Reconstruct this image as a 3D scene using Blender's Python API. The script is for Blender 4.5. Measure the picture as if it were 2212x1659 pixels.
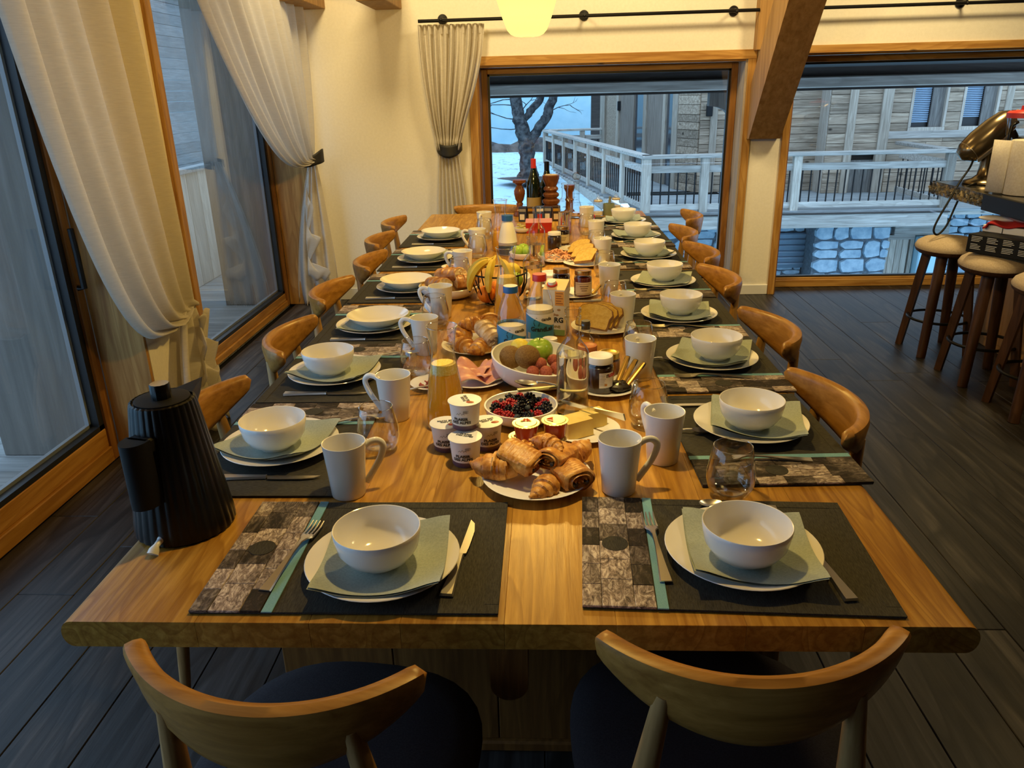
import bpy, math, random
from mathutils import Vector, Matrix, Euler
random.seed(11)
pi = math.pi
for _o in list(bpy.data.objects): bpy.data.objects.remove(_o)
SC = bpy.context.scene
COL = SC.collection

# ------------------------------------------------------------------ camera
cam_d = bpy.data.cameras.new('camera'); cam = bpy.data.objects.new('camera', cam_d); COL.objects.link(cam)
cam_d.sensor_width = 36.0; cam_d.lens = 36.0 * 1666.5 / 2212; cam_d.clip_start = 0.02; cam_d.clip_end = 300
_p, _r, _y = 3.64086268e-01, -2.50447584e-02, 4.82501507e-02
_fw = Vector((0, math.cos(_p), -math.sin(_p))); _up = Vector((0, math.sin(_p), math.cos(_p))); _rt = Vector((1, 0, 0))
_M = Matrix.Rotation(_y, 3, 'Z'); _fw, _up, _rt = _M @ _fw, _M @ _up, _M @ _rt
_rt2 = math.cos(_r) * _rt + math.sin(_r) * _up; _up2 = -math.sin(_r) * _rt + math.cos(_r) * _up
_R = Matrix((_rt2, _up2, -_fw)).transposed().to_4x4(); _R.translation = (0, 0, 1.49)
cam.matrix_world = _R; SC.camera = cam

# ------------------------------------------------------------------ world, exposure
W = bpy.data.worlds.new('dusk_sky'); SC.world = W; W.use_nodes = True
bg = W.node_tree.nodes['Background']; bg.inputs[0].default_value = (0.40, 0.59, 0.83, 1); bg.inputs[1].default_value = 2.1
SC.view_settings.view_transform = 'Standard'; SC.view_settings.look = 'None'
SC.view_settings.exposure = 0.56; SC.view_settings.gamma = 1.0; SC.view_settings.use_curve_mapping = False
cy = SC.cycles
cy.max_bounces = 10; cy.diffuse_bounces = 4; cy.glossy_bounces = 4; cy.transmission_bounces = 8; cy.transparent_max_bounces = 24
cy.caustics_reflective = False; cy.caustics_refractive = False; cy.sample_clamp_indirect = 6.0; cy.use_denoising = True

WARM = (1.0, 0.76, 0.36)
def point_light(name, loc, watts, col=WARM, rad=0.05, parent=None):
    d = bpy.data.lights.new(name, 'POINT'); d.energy = watts; d.color = col; d.shadow_soft_size = rad
    o = bpy.data.objects.new(name, d); COL.objects.link(o); o.location = loc
    if parent: o.parent = parent
    return o
def spot_light(name, loc, target, watts, col=WARM, size=120, blend=0.6, rad=0.05):
    d = bpy.data.lights.new(name, 'SPOT'); d.energy = watts; d.color = col; d.spot_size = math.radians(size); d.spot_blend = blend; d.shadow_soft_size = rad
    o = bpy.data.objects.new(name, d); COL.objects.link(o); o.location = loc
    o.rotation_euler = (Vector(target) - Vector(loc)).to_track_quat('-Z', 'Y').to_euler()
    return o
# added unseen spots above the frame, no fixtures, brightening far wall and kitchen side
for _l, _t, _w in (((2.3, 2.4, 2.9), (2.1, 2.6, 0), 70), ((2.5, 4.5, 2.9), (2.2, 5.3, .6), 120), ((-1.0, 4.5, 2.9), (-1.0, 5.78, .9), 85), ((.6, 4.6, 2.9), (.6, 5.78, 1.5), 80)):
    spot_light('unseen_fill_spot', _l, _t, _w, size=140, blend=.9, rad=.22)

# ------------------------------------------------------------------ mesh builder
class MB:
    def __init__(s): s.v = []; s.f = []; s.mi = []
    def add(s, vs, fs, mi=0, M=None):
        b = len(s.v)
        s.v += [tuple(M @ Vector(v)) for v in vs] if M is not None else [tuple(v) for v in vs]
        for f in fs: s.f.append(tuple(b + i for i in f)); s.mi.append(mi)
        return s
    def box(s, x0, y0, z0, x1, y1, z1, b=0.0, mi=0, M=None):
        if x1 < x0: x0, x1 = x1, x0
        if y1 < y0: y0, y1 = y1, y0
        if z1 < z0: z0, z1 = z1, z0
        if b <= 0:
            vs = [(x, y, z) for x in (x0, x1) for y in (y0, y1) for z in (z0, z1)]
            return s.add(vs, [(0, 1, 3, 2), (4, 6, 7, 5), (0, 4, 5, 1), (2, 3, 7, 6), (0, 2, 6, 4), (1, 5, 7, 3)], mi, M)
        b = min(b, (x1 - x0) * .49, (y1 - y0) * .49, (z1 - z0) * .49)
        vs = []; idx = {}
        X = (x0, x1); Y = (y0, y1); Z = (z0, z1); sg = (1, -1)
        for i in (0, 1):
            for j in (0, 1):
                for k in (0, 1):
                    for a in range(3):
                        p = [X[i] + sg[i] * b, Y[j] + sg[j] * b, Z[k] + sg[k] * b]
                        p[a] = (X[i], Y[j], Z[k])[a]
                        idx[i, j, k, a] = len(vs); vs.append(tuple(p))
        g = lambda i, j, k, a: idx[i, j, k, a]
        fs = [(g(0,0,0,0), g(0,0,1,0), g(0,1,1,0), g(0,1,0,0)), (g(1,0,0,0), g(1,1,0,0), g(1,1,1,0), g(1,0,1,0)),
              (g(0,0,0,1), g(1,0,0,1), g(1,0,1,1), g(0,0,1,1)), (g(0,1,0,1), g(0,1,1,1), g(1,1,1,1), g(1,1,0,1)),
              (g(0,0,0,2), g(0,1,0,2), g(1,1,0,2), g(1,0,0,2)), (g(0,0,1,2), g(1,0,1,2), g(1,1,1,2), g(0,1,1,2))]
        for i in (0, 1):
            for j in (0, 1):
                fs.append((g(i,j,0,0), g(i,j,1,0), g(i,j,1,1), g(i,j,0,1)) if (i + j) % 2 == 0 else (g(i,j,0,1), g(i,j,1,1), g(i,j,1,0), g(i,j,0,0)))
        for i in (0, 1):
            for k in (0, 1):
                fs.append((g(i,0,k,2), g(i,1,k,2), g(i,1,k,0), g(i,0,k,0)) if (i + k) % 2 == 0 else (g(i,0,k,0), g(i,1,k,0), g(i,1,k,2), g(i,0,k,2)))
        for j in (0, 1):
            for k in (0, 1):
                fs.append((g(0,j,k,1), g(1,j,k,1), g(1,j,k,2), g(0,j,k,2)) if (j + k) % 2 == 0 else (g(0,j,k,2), g(1,j,k,2), g(1,j,k,1), g(0,j,k,1)))
        for i in (0, 1):
            for j in (0, 1):
                for k in (0, 1):
                    t = (g(i,j,k,0), g(i,j,k,1), g(i,j,k,2))
                    fs.append(t if (i + j + k) % 2 == 0 else t[::-1])
        return s.add(vs, fs, mi, M)
    def lathe(s, prof, n=32, mi=0, mod=None, M=None, mis=None):
        """profile [(r,z)] turned round z; r==0 ends make a pole"""
        vs = []; fs = []; rows = []
        fm = []
        for (r, z) in prof:
            if r <= 1e-6: rows.append([len(vs)]); vs.append((0, 0, z))
            else:
                row = []
                for i in range(n):
                    a = 2 * pi * i / n; q = mod(a, r, z) if mod else r
                    row.append(len(vs)); vs.append((q * math.cos(a), q * math.sin(a), z))
                rows.append(row)
        for k in range(len(rows) - 1):
            A, B = rows[k], rows[k + 1]
            if len(A) == 1 and len(B) == 1: continue
            for i in range(n):
                j = (i + 1) % n
                if len(A) == 1: f = (A[0], B[j], B[i])
                elif len(B) == 1: f = (A[i], A[j], B[0])
                else: f = (A[i], A[j], B[j], B[i])
                fs.append(f); fm.append(mis[k] if mis else mi)
        b = len(s.v)
        s.v += [tuple(M @ Vector(v)) for v in vs] if M is not None else vs
        for f, m_ in zip(fs, fm): s.f.append(tuple(b + i for i in f)); s.mi.append(m_)
        return s
    def tube(s, pts, r, n=8, mi=0, cap=True, flat=1.0, up=None, M=None, closed=False):
        P = [Vector(p) for p in pts]; m = len(P)
        R = r if isinstance(r, (list, tuple)) else [r] * m
        vs = []; fs = []; nrm = None
        for i in range(m):
            a = P[(i - 1) % m] if closed or i > 0 else P[i]; b = P[(i + 1) % m] if closed or i < m - 1 else P[i]
            t = (b - a).normalized()
            if nrm is None:
                u = Vector(up) if up else (Vector((0, 0, 1)) if abs(t.z) < .9 else Vector((1, 0, 0)))
                nrm = (u - t * u.dot(t)).normalized()
            else:
                nrm = (nrm - t * nrm.dot(t)); nrm = nrm.normalized() if nrm.length > 1e-8 else Vector((1, 0, 0))
            bn = t.cross(nrm)
            for k in range(n):
                a_ = 2 * pi * (k + .5) / n
                vs.append(tuple(P[i] + nrm * (math.sin(a_) * R[i] * flat) + bn * (math.cos(a_) * R[i])))
        for i in range(m if closed else m - 1):
            i2 = (i + 1) % m
            for k in range(n):
                k2 = (k + 1) % n
                fs.append((i * n + k, i * n + k2, i2 * n + k2, i2 * n + k))
        if cap and not closed:
            fs.append(tuple(range(n))[::-1]); fs.append(tuple((m - 1) * n + k for k in range(n)))
        return s.add(vs, fs, mi, M)
    def grid(s, nu, nv, fn, mi=0, closed_u=False, M=None):
        vs = []
        for j in range(nv):
            for i in range(nu):
                vs.append(tuple(fn(i / (nu if closed_u else nu - 1), j / (nv - 1))))
        fs = []
        for j in range(nv - 1):
            for i in range(nu if closed_u else nu - 1):
                i2 = (i + 1) % nu
                fs.append((j * nu + i, j * nu + i2, (j + 1) * nu + i2, (j + 1) * nu + i))
        return s.add(vs, fs, mi, M)
    def prism(s, poly, z0, z1, mi=0, M=None, taper=1.0):
        n = len(poly); cx = sum(p[0] for p in poly) / n; cy_ = sum(p[1] for p in poly) / n
        vs = [(x, y, z0) for x, y in poly] + [(cx + (x - cx) * taper, cy_ + (y - cy_) * taper, z1) for x, y in poly]
        fs = [tuple(range(n))[::-1], tuple(range(n, 2 * n))] + [(i, (i + 1) % n, n + (i + 1) % n, n + i) for i in range(n)]
        return s.add(vs, fs, mi, M)
    def ball(s, c, rx, ry=None, rz=None, n=16, m=10, mi=0, fn=None, M=None):
        ry = ry or rx; rz = rz or rx
        vs = [(c[0], c[1], c[2] - rz)]; fs = []
        for j in range(1, m):
            t = pi * j / m
            for i in range(n):
                a = 2 * pi * i / n; k = fn(a, t) if fn else 1
                vs.append((c[0] + rx * k * math.sin(t) * math.cos(a), c[1] + ry * k * math.sin(t) * math.sin(a), c[2] - rz * k * math.cos(t)))
        vs.append((c[0], c[1], c[2] + rz)); L = len(vs) - 1
        for i in range(n):
            i2 = (i + 1) % n
            fs.append((0, 1 + i2, 1 + i)); fs.append((L, 1 + (m - 2) * n + i, 1 + (m - 2) * n + i2))
            for j in range(m - 2): fs.append((1 + j * n + i, 1 + j * n + i2, 1 + (j + 1) * n + i2, 1 + (j + 1) * n + i))
        return s.add(vs, fs, mi, M)
    def data(s, name, mats, smooth=35):
        me = bpy.data.meshes.new(name); me.from_pydata(s.v, [], s.f)
        for m in (mats if isinstance(mats, (list, tuple)) else [mats]): me.materials.append(m)
        me.polygons.foreach_set('material_index', s.mi)
        if smooth: me.shade_smooth(); me.set_sharp_from_angle(angle=math.radians(smooth))
        else: me.shade_flat()
        me.update(); return me
    def build(s, name, mats, parent=None, smooth=35, loc=None, rot=None):
        return link(name, s.data(name, mats, smooth), parent, loc, rot)

def link(name, me, parent=None, loc=None, rot=None):
    o = bpy.data.objects.new(name, me); COL.objects.link(o)
    if parent: o.parent = parent
    if loc: o.location = loc
    if rot: o.rotation_euler = rot if isinstance(rot, (tuple, list, Euler)) else (0, 0, rot)
    return o
def tag(o, label=None, cat=None, group=None, kind=None):
    if label: o['label'] = label
    if cat: o['category'] = cat
    if group: o['group'] = group
    if kind: o['kind'] = kind
    return o
def thing(name, label, cat, loc=(0, 0, 0), rz=0.0, group=None):
    o = bpy.data.objects.new(name, None); COL.objects.link(o); o.empty_display_size = .05
    o.location = loc; o.rotation_euler = rz if isinstance(rz, (tuple, list)) else (0, 0, rz)
    return tag(o, label, cat, group)
def struct(name, label=None):
    o = bpy.data.objects.new(name, None); COL.objects.link(o); o.empty_display_size = .05
    return tag(o, label, None, None, 'structure')
def dup(root, label, loc=None, rz=None, group=None):
    def cp(o, par):
        c = o.copy(); COL.objects.link(c)
        if par: c.parent = par
        for ch in KIDS.get(o.name, ()): cp(ch, c)
        return c
    KIDS = {}
    for o in COL.objects:
        if o.parent: KIDS.setdefault(o.parent.name, []).append(o)
    c = cp(root, None); c['label'] = label
    if loc is not None: c.location = loc
    if rz is not None: c.rotation_euler = rz if isinstance(rz, (tuple, list)) else (0, 0, rz)
    if group: c['group'] = group
    return c
def TR(x, y, z, rz=0, rx=0, ry=0, s=1.0):
    return Matrix.Translation((x, y, z)) @ Euler((rx, ry, rz)).to_matrix().to_4x4() @ Matrix.Scale(s, 4)

# flat lettering; wrap = radius of the cylinder it is printed on (axis z), facing -y
_dg = None
def lettering(name, body, size, m, parent, loc=(0, 0, 0), rot=(pi / 2, 0, 0), wrap=None, sx=1.0, bold=0.0, at=0.0, taper=0.0, ext=0.0):
    c = bpy.data.curves.new(name, 'FONT'); c.body = body; c.size = size; c.align_x = 'CENTER'; c.align_y = 'CENTER'; c.offset = bold; c.space_line = .9; c.resolution_u = 3; c.extrude = ext
    t = bpy.data.objects.new(name + '_tmp', c); COL.objects.link(t)
    bpy.context.view_layer.update()
    me = bpy.data.meshes.new_from_object(t.evaluated_get(bpy.context.evaluated_depsgraph_get()))
    bpy.data.objects.remove(t); bpy.data.curves.remove(c)
    me.name = name; me.materials.clear(); me.materials.append(m)
    if wrap:
        for v in me.vertices:
            r = wrap + taper * v.co.y + .0004 + v.co.z
            a = at + v.co.x * sx / wrap
            v.co = (r * math.sin(a), -r * math.cos(a), v.co.y)
        o = link(name, me, parent, loc)
    else:
        for v in me.vertices: v.co.x *= sx
        o = link(name, me, parent, loc, rot)
    return o
def smooth(P, k=6):
    out = []
    for i in range(len(P) - 1):
        p0, p1, p2, p3 = P[max(i - 1, 0)], P[i], P[i + 1], P[min(i + 2, len(P) - 1)]
        for j in range(k): t = j / k; out.append(.5 * ((2 * p1) + (p2 - p0) * t + (2 * p0 - 5 * p1 + 4 * p2 - p3) * t * t + (3 * p1 - p0 - 3 * p2 + p3) * t ** 3))
    return out + [P[-1]]
# ------------------------------------------------------------------ materials
class NT:
    def __init__(s, name):
        s.m = bpy.data.materials.new(name); s.m.use_nodes = True; s.t = s.m.node_tree; s.t.nodes.clear()
        s.out = s.n('ShaderNodeOutputMaterial')
    def n(s, typ, **kw):
        nd = s.t.nodes.new(typ)
        for k, v in kw.items():
            if k.startswith('i_'): nd.inputs[k[2:].replace('_', ' ')].default_value = v
            else: setattr(nd, k, v)
        return nd
    def l(s, a, b): s.t.links.new(a, b)
    def bsdf(s, col=(.8, .8, .8), rough=.5, metal=0., spec=.5, **kw):
        b = s.n('ShaderNodeBsdfPrincipled'); b.inputs['Base Color'].default_value = (*col, 1); b.inputs['Roughness'].default_value = rough
        b.inputs['Metallic'].default_value = metal; b.inputs['Specular IOR Level'].default_value = spec
        for k, v in kw.items(): b.inputs[k.replace('_', ' ')].default_value = v
        s.l(b.outputs[0], s.out.inputs[0]); return b
    def coords(s, scale=(1, 1, 1), rand=True, kind='Object', rot=(0, 0, 0)):
        tc = s.n('ShaderNodeTexCoord'); mp = s.n('ShaderNodeMapping'); mp.inputs['Scale'].default_value = scale; mp.inputs['Rotation'].default_value = rot
        src = tc.outputs[kind]
        if rand:
            oi = s.n('ShaderNodeObjectInfo'); ml = s.n('ShaderNodeMath', operation='MULTIPLY'); ml.inputs[1].default_value = 37.0
            s.l(oi.outputs['Random'], ml.inputs[0]); ad = s.n('ShaderNodeVectorMath', operation='ADD'); s.l(src, ad.inputs[0]); s.l(ml.outputs[0], ad.inputs[1]); src = ad.outputs[0]
        s.l(src, mp.inputs[0]); return mp.outputs[0]
    def noise(s, vec, scale=5, detail=4, rough=.5, dist=0.):
        t = s.n('ShaderNodeTexNoise'); s.l(vec, t.inputs['Vector']); t.inputs['Scale'].default_value = scale; t.inputs['Detail'].default_value = detail
        t.inputs['Roughness'].default_value = rough; t.inputs['Distortion'].default_value = dist; return t.outputs['Fac']
    def ramp(s, fac, stops):
        r = s.n('ShaderNodeValToRGB'); e = r.color_ramp.elements
        while len(e) < len(stops): e.new(.5)
        for el, (p, c) in zip(e, stops): el.position = p; el.color = (*c, 1) if len(c) == 3 else c
        s.l(fac, r.inputs[0]); return r.outputs[0]
    def mix(s, a, b, fac, mode='MIX'):
        x = s.n('ShaderNodeMix', data_type='RGBA', blend_type=mode)
        for sock, v in ((x.inputs[6], a), (x.inputs[7], b), (x.inputs[0], fac)):
            if hasattr(v, 'links'): s.l(v, sock)
            elif isinstance(v, (int, float)): sock.default_value = v
            else: sock.default_value = (*v, 1)
        return x.outputs[2]
    def bump(s, b, h, strength=.2, dist=.01):
        n = s.n('ShaderNodeBump'); n.inputs['Strength'].default_value = strength; n.inputs['Distance'].default_value = dist
        s.l(h, n.inputs['Height']); s.l(n.outputs[0], b.inputs['Normal'])

def plain(name, col, rough=.5, metal=0., spec=.5, **kw):
    t = NT(name); t.bsdf(col, rough, metal, spec, **kw); return t.m
def speckle(name, c1, c2, scale=200, rough=.7, bump=.1, spec=.3, detail=3, lo=.35, hi=.65, metal=0.):
    t = NT(name); b = t.bsdf(c1, rough, metal, spec); v = t.coords(); f = t.noise(v, scale, detail, .6)
    t.l(t.ramp(f, [(lo, c1), (hi, c2)]), b.inputs['Base Color'])
    if bump: t.bump(b, f, bump, .003)
    return t.m
def wood(name, c1, c2, c3, rough=.45, axis='Y', fine=60, rings=5, knots=0, bump=.15, spec=.35, vary=.25, ringc=.5):
    """boards: long fibres along axis, cathedral rings, knots"""
    t = NT(name); b = t.bsdf(c1, rough, 0, spec)
    sc = {'X': (.06, 1, 1), 'Y': (1, .06, 1), 'Z': (1, 1, .06)}[axis]
    v = t.coords(sc); f = t.noise(v, fine, 5, .6, .3)
    sc2 = {'X': (.14, 1, 1), 'Y': (1, .14, 1), 'Z': (1, 1, .14)}[axis]
    v2 = t.coords(sc2); big = t.noise(v2, rings, 2, .45, .35)
    mm = t.n('ShaderNodeMath', operation='MULTIPLY'); mm.inputs[1].default_value = 16; t.l(big, mm.inputs[0])
    fr = t.n('ShaderNodeMath', operation='FRACT'); t.l(mm.outputs[0], fr.inputs[0])
    rg = t.ramp(fr.outputs[0], [(0., (0, 0, 0)), (.55, (.25, .25, .25)), (.9, (1, 1, 1)), (1., (0, 0, 0))])
    base = t.ramp(f, [(.3, c2), (.55, c1), (.75, c3)])
    col = t.mix(base, c2, t.mix((0, 0, 0), rg, ringc))
    if knots:
        v3 = t.coords({'X': (.55, 1, 1), 'Y': (1, .55, 1), 'Z': (1, 1, .55)}[axis])
        vo = t.n('ShaderNodeTexVoronoi'); vo.inputs['Scale'].default_value = knots; vo.inputs['Randomness'].default_value = 1; t.l(v3, vo.inputs['Vector'])
        kn = t.ramp(vo.outputs['Distance'], [(.04, (1, 1, 1)), (.09, (0, 0, 0))])
        col = t.mix(col, tuple(x * .25 for x in c2), kn)
    if vary:
        oi = t.n('ShaderNodeObjectInfo'); hv = t.n('ShaderNodeHueSaturation'); mr = t.n('ShaderNodeMapRange')
        mr.inputs[3].default_value = 1 - vary; mr.inputs[4].default_value = 1 + vary; t.l(oi.outputs['Random'], mr.inputs[0]); t.l(mr.outputs[0], hv.inputs['Value'])
        t.l(col, hv.inputs['Color']); col = hv.outputs[0]
    t.l(col, b.inputs['Base Color'])
    if bump: t.bump(b, f, bump, .004)
    return t.m
def cloth(name, c1, c2, scale=(500, 500, 500), rough=.9, bump=.25, thick=3, sheen=0., lo=.35, hi=.65, trans=0.):
    t = NT(name); b = t.bsdf(c1, rough, 0, .15); v = t.coords(scale, kind='Object'); f = t.noise(v, 1, thick, .6)
    t.l(t.ramp(f, [(lo, c1), (hi, c2)]), b.inputs['Base Color']); t.bump(b, f, bump, .002)
    if trans:
        tr = t.n('ShaderNodeBsdfTranslucent'); tr.inputs[0].default_value = (*c2, 1); mx = t.n('ShaderNodeMixShader'); mx.inputs[0].default_value = trans
        t.l(b.outputs[0], mx.inputs[1]); t.l(tr.outputs[0], mx.inputs[2]); t.l(mx.outputs[0], t.out.inputs[0])
    return t.m
def thin_glass(name, tint=(1, 1, 1), refl=.06, edge=.75, rough=0.0, power=3.0, wall=0):
    """thin walled glass: clear with a reflection that grows towards the silhouette"""
    t = NT(name); tr = t.n('ShaderNodeBsdfTransparent'); tr.inputs[0].default_value = (*tint, 1)
    if wall:   # longer way through the wall near the silhouette
        l2 = t.n('ShaderNodeLayerWeight'); l2.inputs[0].default_value = .5; p2 = t.n('ShaderNodeMath', operation='POWER'); p2.inputs[1].default_value = 2.6; t.l(l2.outputs['Facing'], p2.inputs[0])
        t.l(t.mix(tint, tuple(c * wall for c in tint), p2.outputs[0]), tr.inputs[0])
    gl = t.n('ShaderNodeBsdfGlossy'); gl.inputs['Roughness'].default_value = rough; gl.inputs[0].default_value = (.95, .97, 1, 1)
    lw = t.n('ShaderNodeLayerWeight'); lw.inputs[0].default_value = .5
    pw = t.n('ShaderNodeMath', operation='POWER'); pw.inputs[1].default_value = power; t.l(lw.outputs['Facing'], pw.inputs[0])
    ma = t.n('ShaderNodeMath', operation='MULTIPLY_ADD'); ma.inputs[1].default_value = edge; ma.inputs[2].default_value = refl; t.l(pw.outputs[0], ma.inputs[0])
    mx = t.n('ShaderNodeMixShader'); t.l(ma.outputs[0], mx.inputs[0]); t.l(tr.outputs[0], mx.inputs[1]); t.l(gl.outputs[0], mx.inputs[2])
    t.l(mx.outputs[0], t.out.inputs[0]); return t.m

OAK_TOP = wood('oak_tabletop', (.47, .245, .040), (.27, .115, .014), (.60, .34, .07), .34, 'Y', 80, 7, vary=.14, bump=.15, ringc=.72)
OAK_END = wood('oak_dark_panel', (.20, .085, .02), (.11, .042, .009), (.27, .125, .03), .45, 'Z', 60, 4, vary=.1)
OAK_CHAIR = wood('oak_chair', (.40, .195, .042), (.25, .11, .02), (.50, .26, .065), .36, 'X', 60, 3, vary=.06, bump=.08, ringc=.25)
OAK_LEG = wood('oak_chair_leg', (.40, .23, .085), (.27, .14, .045), (.50, .30, .12), .42, 'Z', 60, 3, vary=.06, bump=.08, ringc=.25)
SEAT = speckle('dark_upholstery', (.026, .020, .023), (.040, .032, .036), 300, .85, .15)
FLOOR = wood('smoked_plank', (.034, .030, .029), (.008, .007, .0065), (.078, .070, .066), .46, 'Y', 34, 2.6, vary=.3, bump=.3, ringc=.85)
PINE = wood('pine', (.48, .26, .07), (.29, .125, .025), (.58, .34, .11), .45, 'Z', 40, 4, knots=4.5, vary=.1)
PINE_Y = wood('pine_sill', (.47, .235, .05), (.29, .12, .02), (.56, .30, .085), .42, 'Y', 40, 4, knots=0, vary=.15)
PINE_X = wood('pine_head', (.48, .26, .07), (.29, .125, .025), (.58, .34, .11), .45, 'X', 40, 4, knots=4.5, vary=.1)
FRAME = wood('window_frame_wood', (.34, .15, .035), (.20, .075, .014), (.42, .20, .05), .45, 'Z', 40, 4, vary=.1)
BEAM = wood('aged_beam', (.40, .225, .075), (.26, .135, .04), (.48, .28, .105), .6, 'Z', 30, 2.5, vary=.05, ringc=.3)
BEAM_Y = wood('ceiling_boards', (.13, .065, .022), (.08, .036, .011), (.17, .09, .033), .6, 'Y', 30, 2.5, vary=.05, ringc=.3)
CLAD_Z = wood('chalet_upright', (.44, .36, .28), (.27, .21, .155), (.56, .47, .38), .85, 'Z', 26, 3, vary=.15, bump=.3)
CLAD = wood('plank_cladding', (.42, .315, .225), (.20, .14, .095), (.60, .48, .36), .85, 'X', 26, 3, knots=2.5, vary=.30, bump=.3)
GREYW = wood('weathered_board', (.52, .46, .40), (.30, .26, .22), (.68, .62, .55), .85, 'X', 26, 3, knots=2.5, vary=.22, bump=.3)
GREYW_Z = wood('weathered_upright', (.58, .49, .40), (.37, .30, .24), (.72, .63, .53), .85, 'Z', 26, 3, knots=1.5, vary=.15, bump=.3)
GREYD_Z = wood('weathered_dark_upright', (.20, .18, .16), (.11, .095, .085), (.28, .26, .23), .85, 'Z', 26, 3, vary=.15, bump=.3)
REVEALW = wood('grey_reveal_board', (.21, .195, .175), (.15, .14, .125), (.27, .25, .23), .85, 'Z', 26, 3, vary=.1, bump=.3)
DECKW = wood('deck_board', (.32, .32, .31), (.19, .19, .185), (.44, .44, .43), .8, 'X', 26, 3, knots=1.2, vary=.15, bump=.3)
SOFFIT = wood('dark_soffit', (.05, .04, .034), (.03, .024, .02), (.07, .056, .046), .85, 'X', 26, 3, vary=.25, bump=.2)
WALNUT = wood('dark_stool_wood', (.075, .032, .014), (.035, .014, .006), (.11, .05, .022), .5, 'Z', 50, 4, vary=.1)
TURNED = wood('turned_wood', (.19, .065, .018), (.10, .03, .008), (.26, .10, .03), .28, 'Z', 40, 4, vary=.05)
PLASTER = speckle('cream_plaster', (.80, .75, .64), (.84, .79, .68), 60, .9, .06, .2)
WHITEP = plain('white_paint', (.78, .75, .68), .5)
CERAM = plain('white_porcelain', (.82, .81, .79), .12, spec=.5)
CERAM_M = plain('white_stoneware', (.80, .79, .76), .2, spec=.5)
NAPKIN = cloth('sage_felt_paper', (.34, .395, .36), (.41, .47, .43), (260, 260, 260), .95, .12)
MATC = cloth('charcoal_linen', (.030, .029, .025), (.064, .061, .051), (900, 90, 400), .85, .3, 4)
TEAL = cloth('teal_ribbon', (.15, .34, .42), (.20, .42, .50), (600, 600, 600), .7, .2)
LINEN = cloth('linen_curtain', (.70, .66, .59), (.86, .82, .75), (25, 25, 420), .95, .2, 4, trans=.52)
STRAP = plain('black_strap', (.012, .011, .010), .6)
STEEL = plain('polished_steel', (.78, .76, .72), .3, 1.0)
BLACKM = plain('black_metal', (.012, .012, .013), .4, .6)
BLACKP = plain('black_plastic', (.003, .003, .003), .3, spec=.3)
BLACKMAT = plain('black_matte_plastic', (.004, .004, .004), .55, spec=.25)
SEAL = plain('black_seal', (.014, .015, .017), .45)
RUBBER = plain('grey_bead', (.25, .26, .27), .5)
PANE = thin_glass('window_pane', (.93, .96, .97), .035, .9, 0, 4.0)
GLASS = thin_glass('drinking_glass', (.985, .985, .98), .045, .95, 0, 2.4, .66)
BOTTLE_G = thin_glass('clear_bottle_glass', (.95, .95, .92), .05, .6, .01, 2.6, .28)
WATER = plain('water', (.97, .95, .88), 0.0, spec=.5, Transmission_Weight=1.0, IOR=1.33)
PLASTIC_CLR = thin_glass('clear_plastic', (.97, .97, .96), .06, .6, .06, 2.4, .72)
GREENG = plain('dark_green_glass', (.006, .010, .005), .06, spec=.6)
def juice_mat():
    t = NT('orange_juice'); b = t.bsdf((.95, .53, .025), .5, 0, .2); tr = t.n('ShaderNodeBsdfTranslucent'); tr.inputs[0].default_value = (1, .70, .07, 1)
    mx = t.n('ShaderNodeMixShader'); mx.inputs[0].default_value = .5; t.l(b.outputs[0], mx.inputs[1]); t.l(tr.outputs[0], mx.inputs[2]); t.l(mx.outputs[0], t.out.inputs[0]); return t.m
JUICE = juice_mat(); RIM = thin_glass('glass_rim', (.95, .95, .94), .30, .6, .03, 2.0)
FOAM = speckle('juice_foam', (.82, .52, .05), (.90, .70, .22), 260, .7, .4)
MILK = plain('milk', (.85, .80, .68), .35)
BLUEL = plain('blue_label', (.035, .25, .50), .45)
WHITEL = plain('white_label', (.80, .80, .80), .5)
CREAML = plain('cream_label', (.62, .52, .36), .6)
BLUECAP = plain('blue_cap', (.015, .10, .36), .4)
REDCAP = plain('red_cap', (.55, .03, .02), .4)
GOLD = plain('gold_lid', (.60, .33, .10), .3, 1.0)
YGOLD = plain('yellow_gold_lid', (.75, .52, .10), .3, .9)
INK = plain('black_ink', (.012, .012, .014), .6)
REDINK = plain('red_ink', (.55, .03, .03), .6)
WHITEINK = plain('white_ink', (.75, .75, .75), .6)
GREYINK = plain('grey_ink', (.30, .30, .30), .6)
COCOA = plain('hazelnut_spread', (.030, .011, .005), .25)
JAM = plain('dark_jam', (.012, .003, .004), .12)
JAMR = plain('red_jam', (.12, .012, .010), .12)
HONEY = plain('amber_honey', (.35, .13, .015), .15)
COMPOTE = plain('red_compote', (.42, .045, .012), .2)
FOILY = plain('yellow_foil', (.75, .66, .24), .28, .55)
BUTTER = speckle('butter', (.74, .52, .12), (.80, .60, .17), 30, .4, .05)
BERRYD = plain('blackberry_skin', (.005, .003, .007), .22)
BERRYR = plain('raspberry_skin', (.36, .012, .022), .35)
BERRYB = speckle('blueberry_skin', (.030, .038, .055), (.07, .085, .11), 60, .6, 0)
LYCHEE = speckle('lychee_skin', (.28, .055, .035), (.42, .12, .07), 260, .6, .9)
KIWI = speckle('kiwi_skin', (.16, .085, .025), (.24, .14, .05), 240, .85, .4)
APPLE = speckle('green_apple_skin', (.22, .38, .03), (.34, .48, .07), 60, .25, 0)
LEMON = speckle('lemon_skin', (.75, .58, .05), (.80, .64, .10), 160, .4, .4)
ORANGE = speckle('orange_skin', (.72, .20, .012), (.78, .26, .02), 260, .42, .5)
BANANA = speckle('banana_skin', (.62, .42, .035), (.70, .52, .07), 30, .5, .05)
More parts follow.
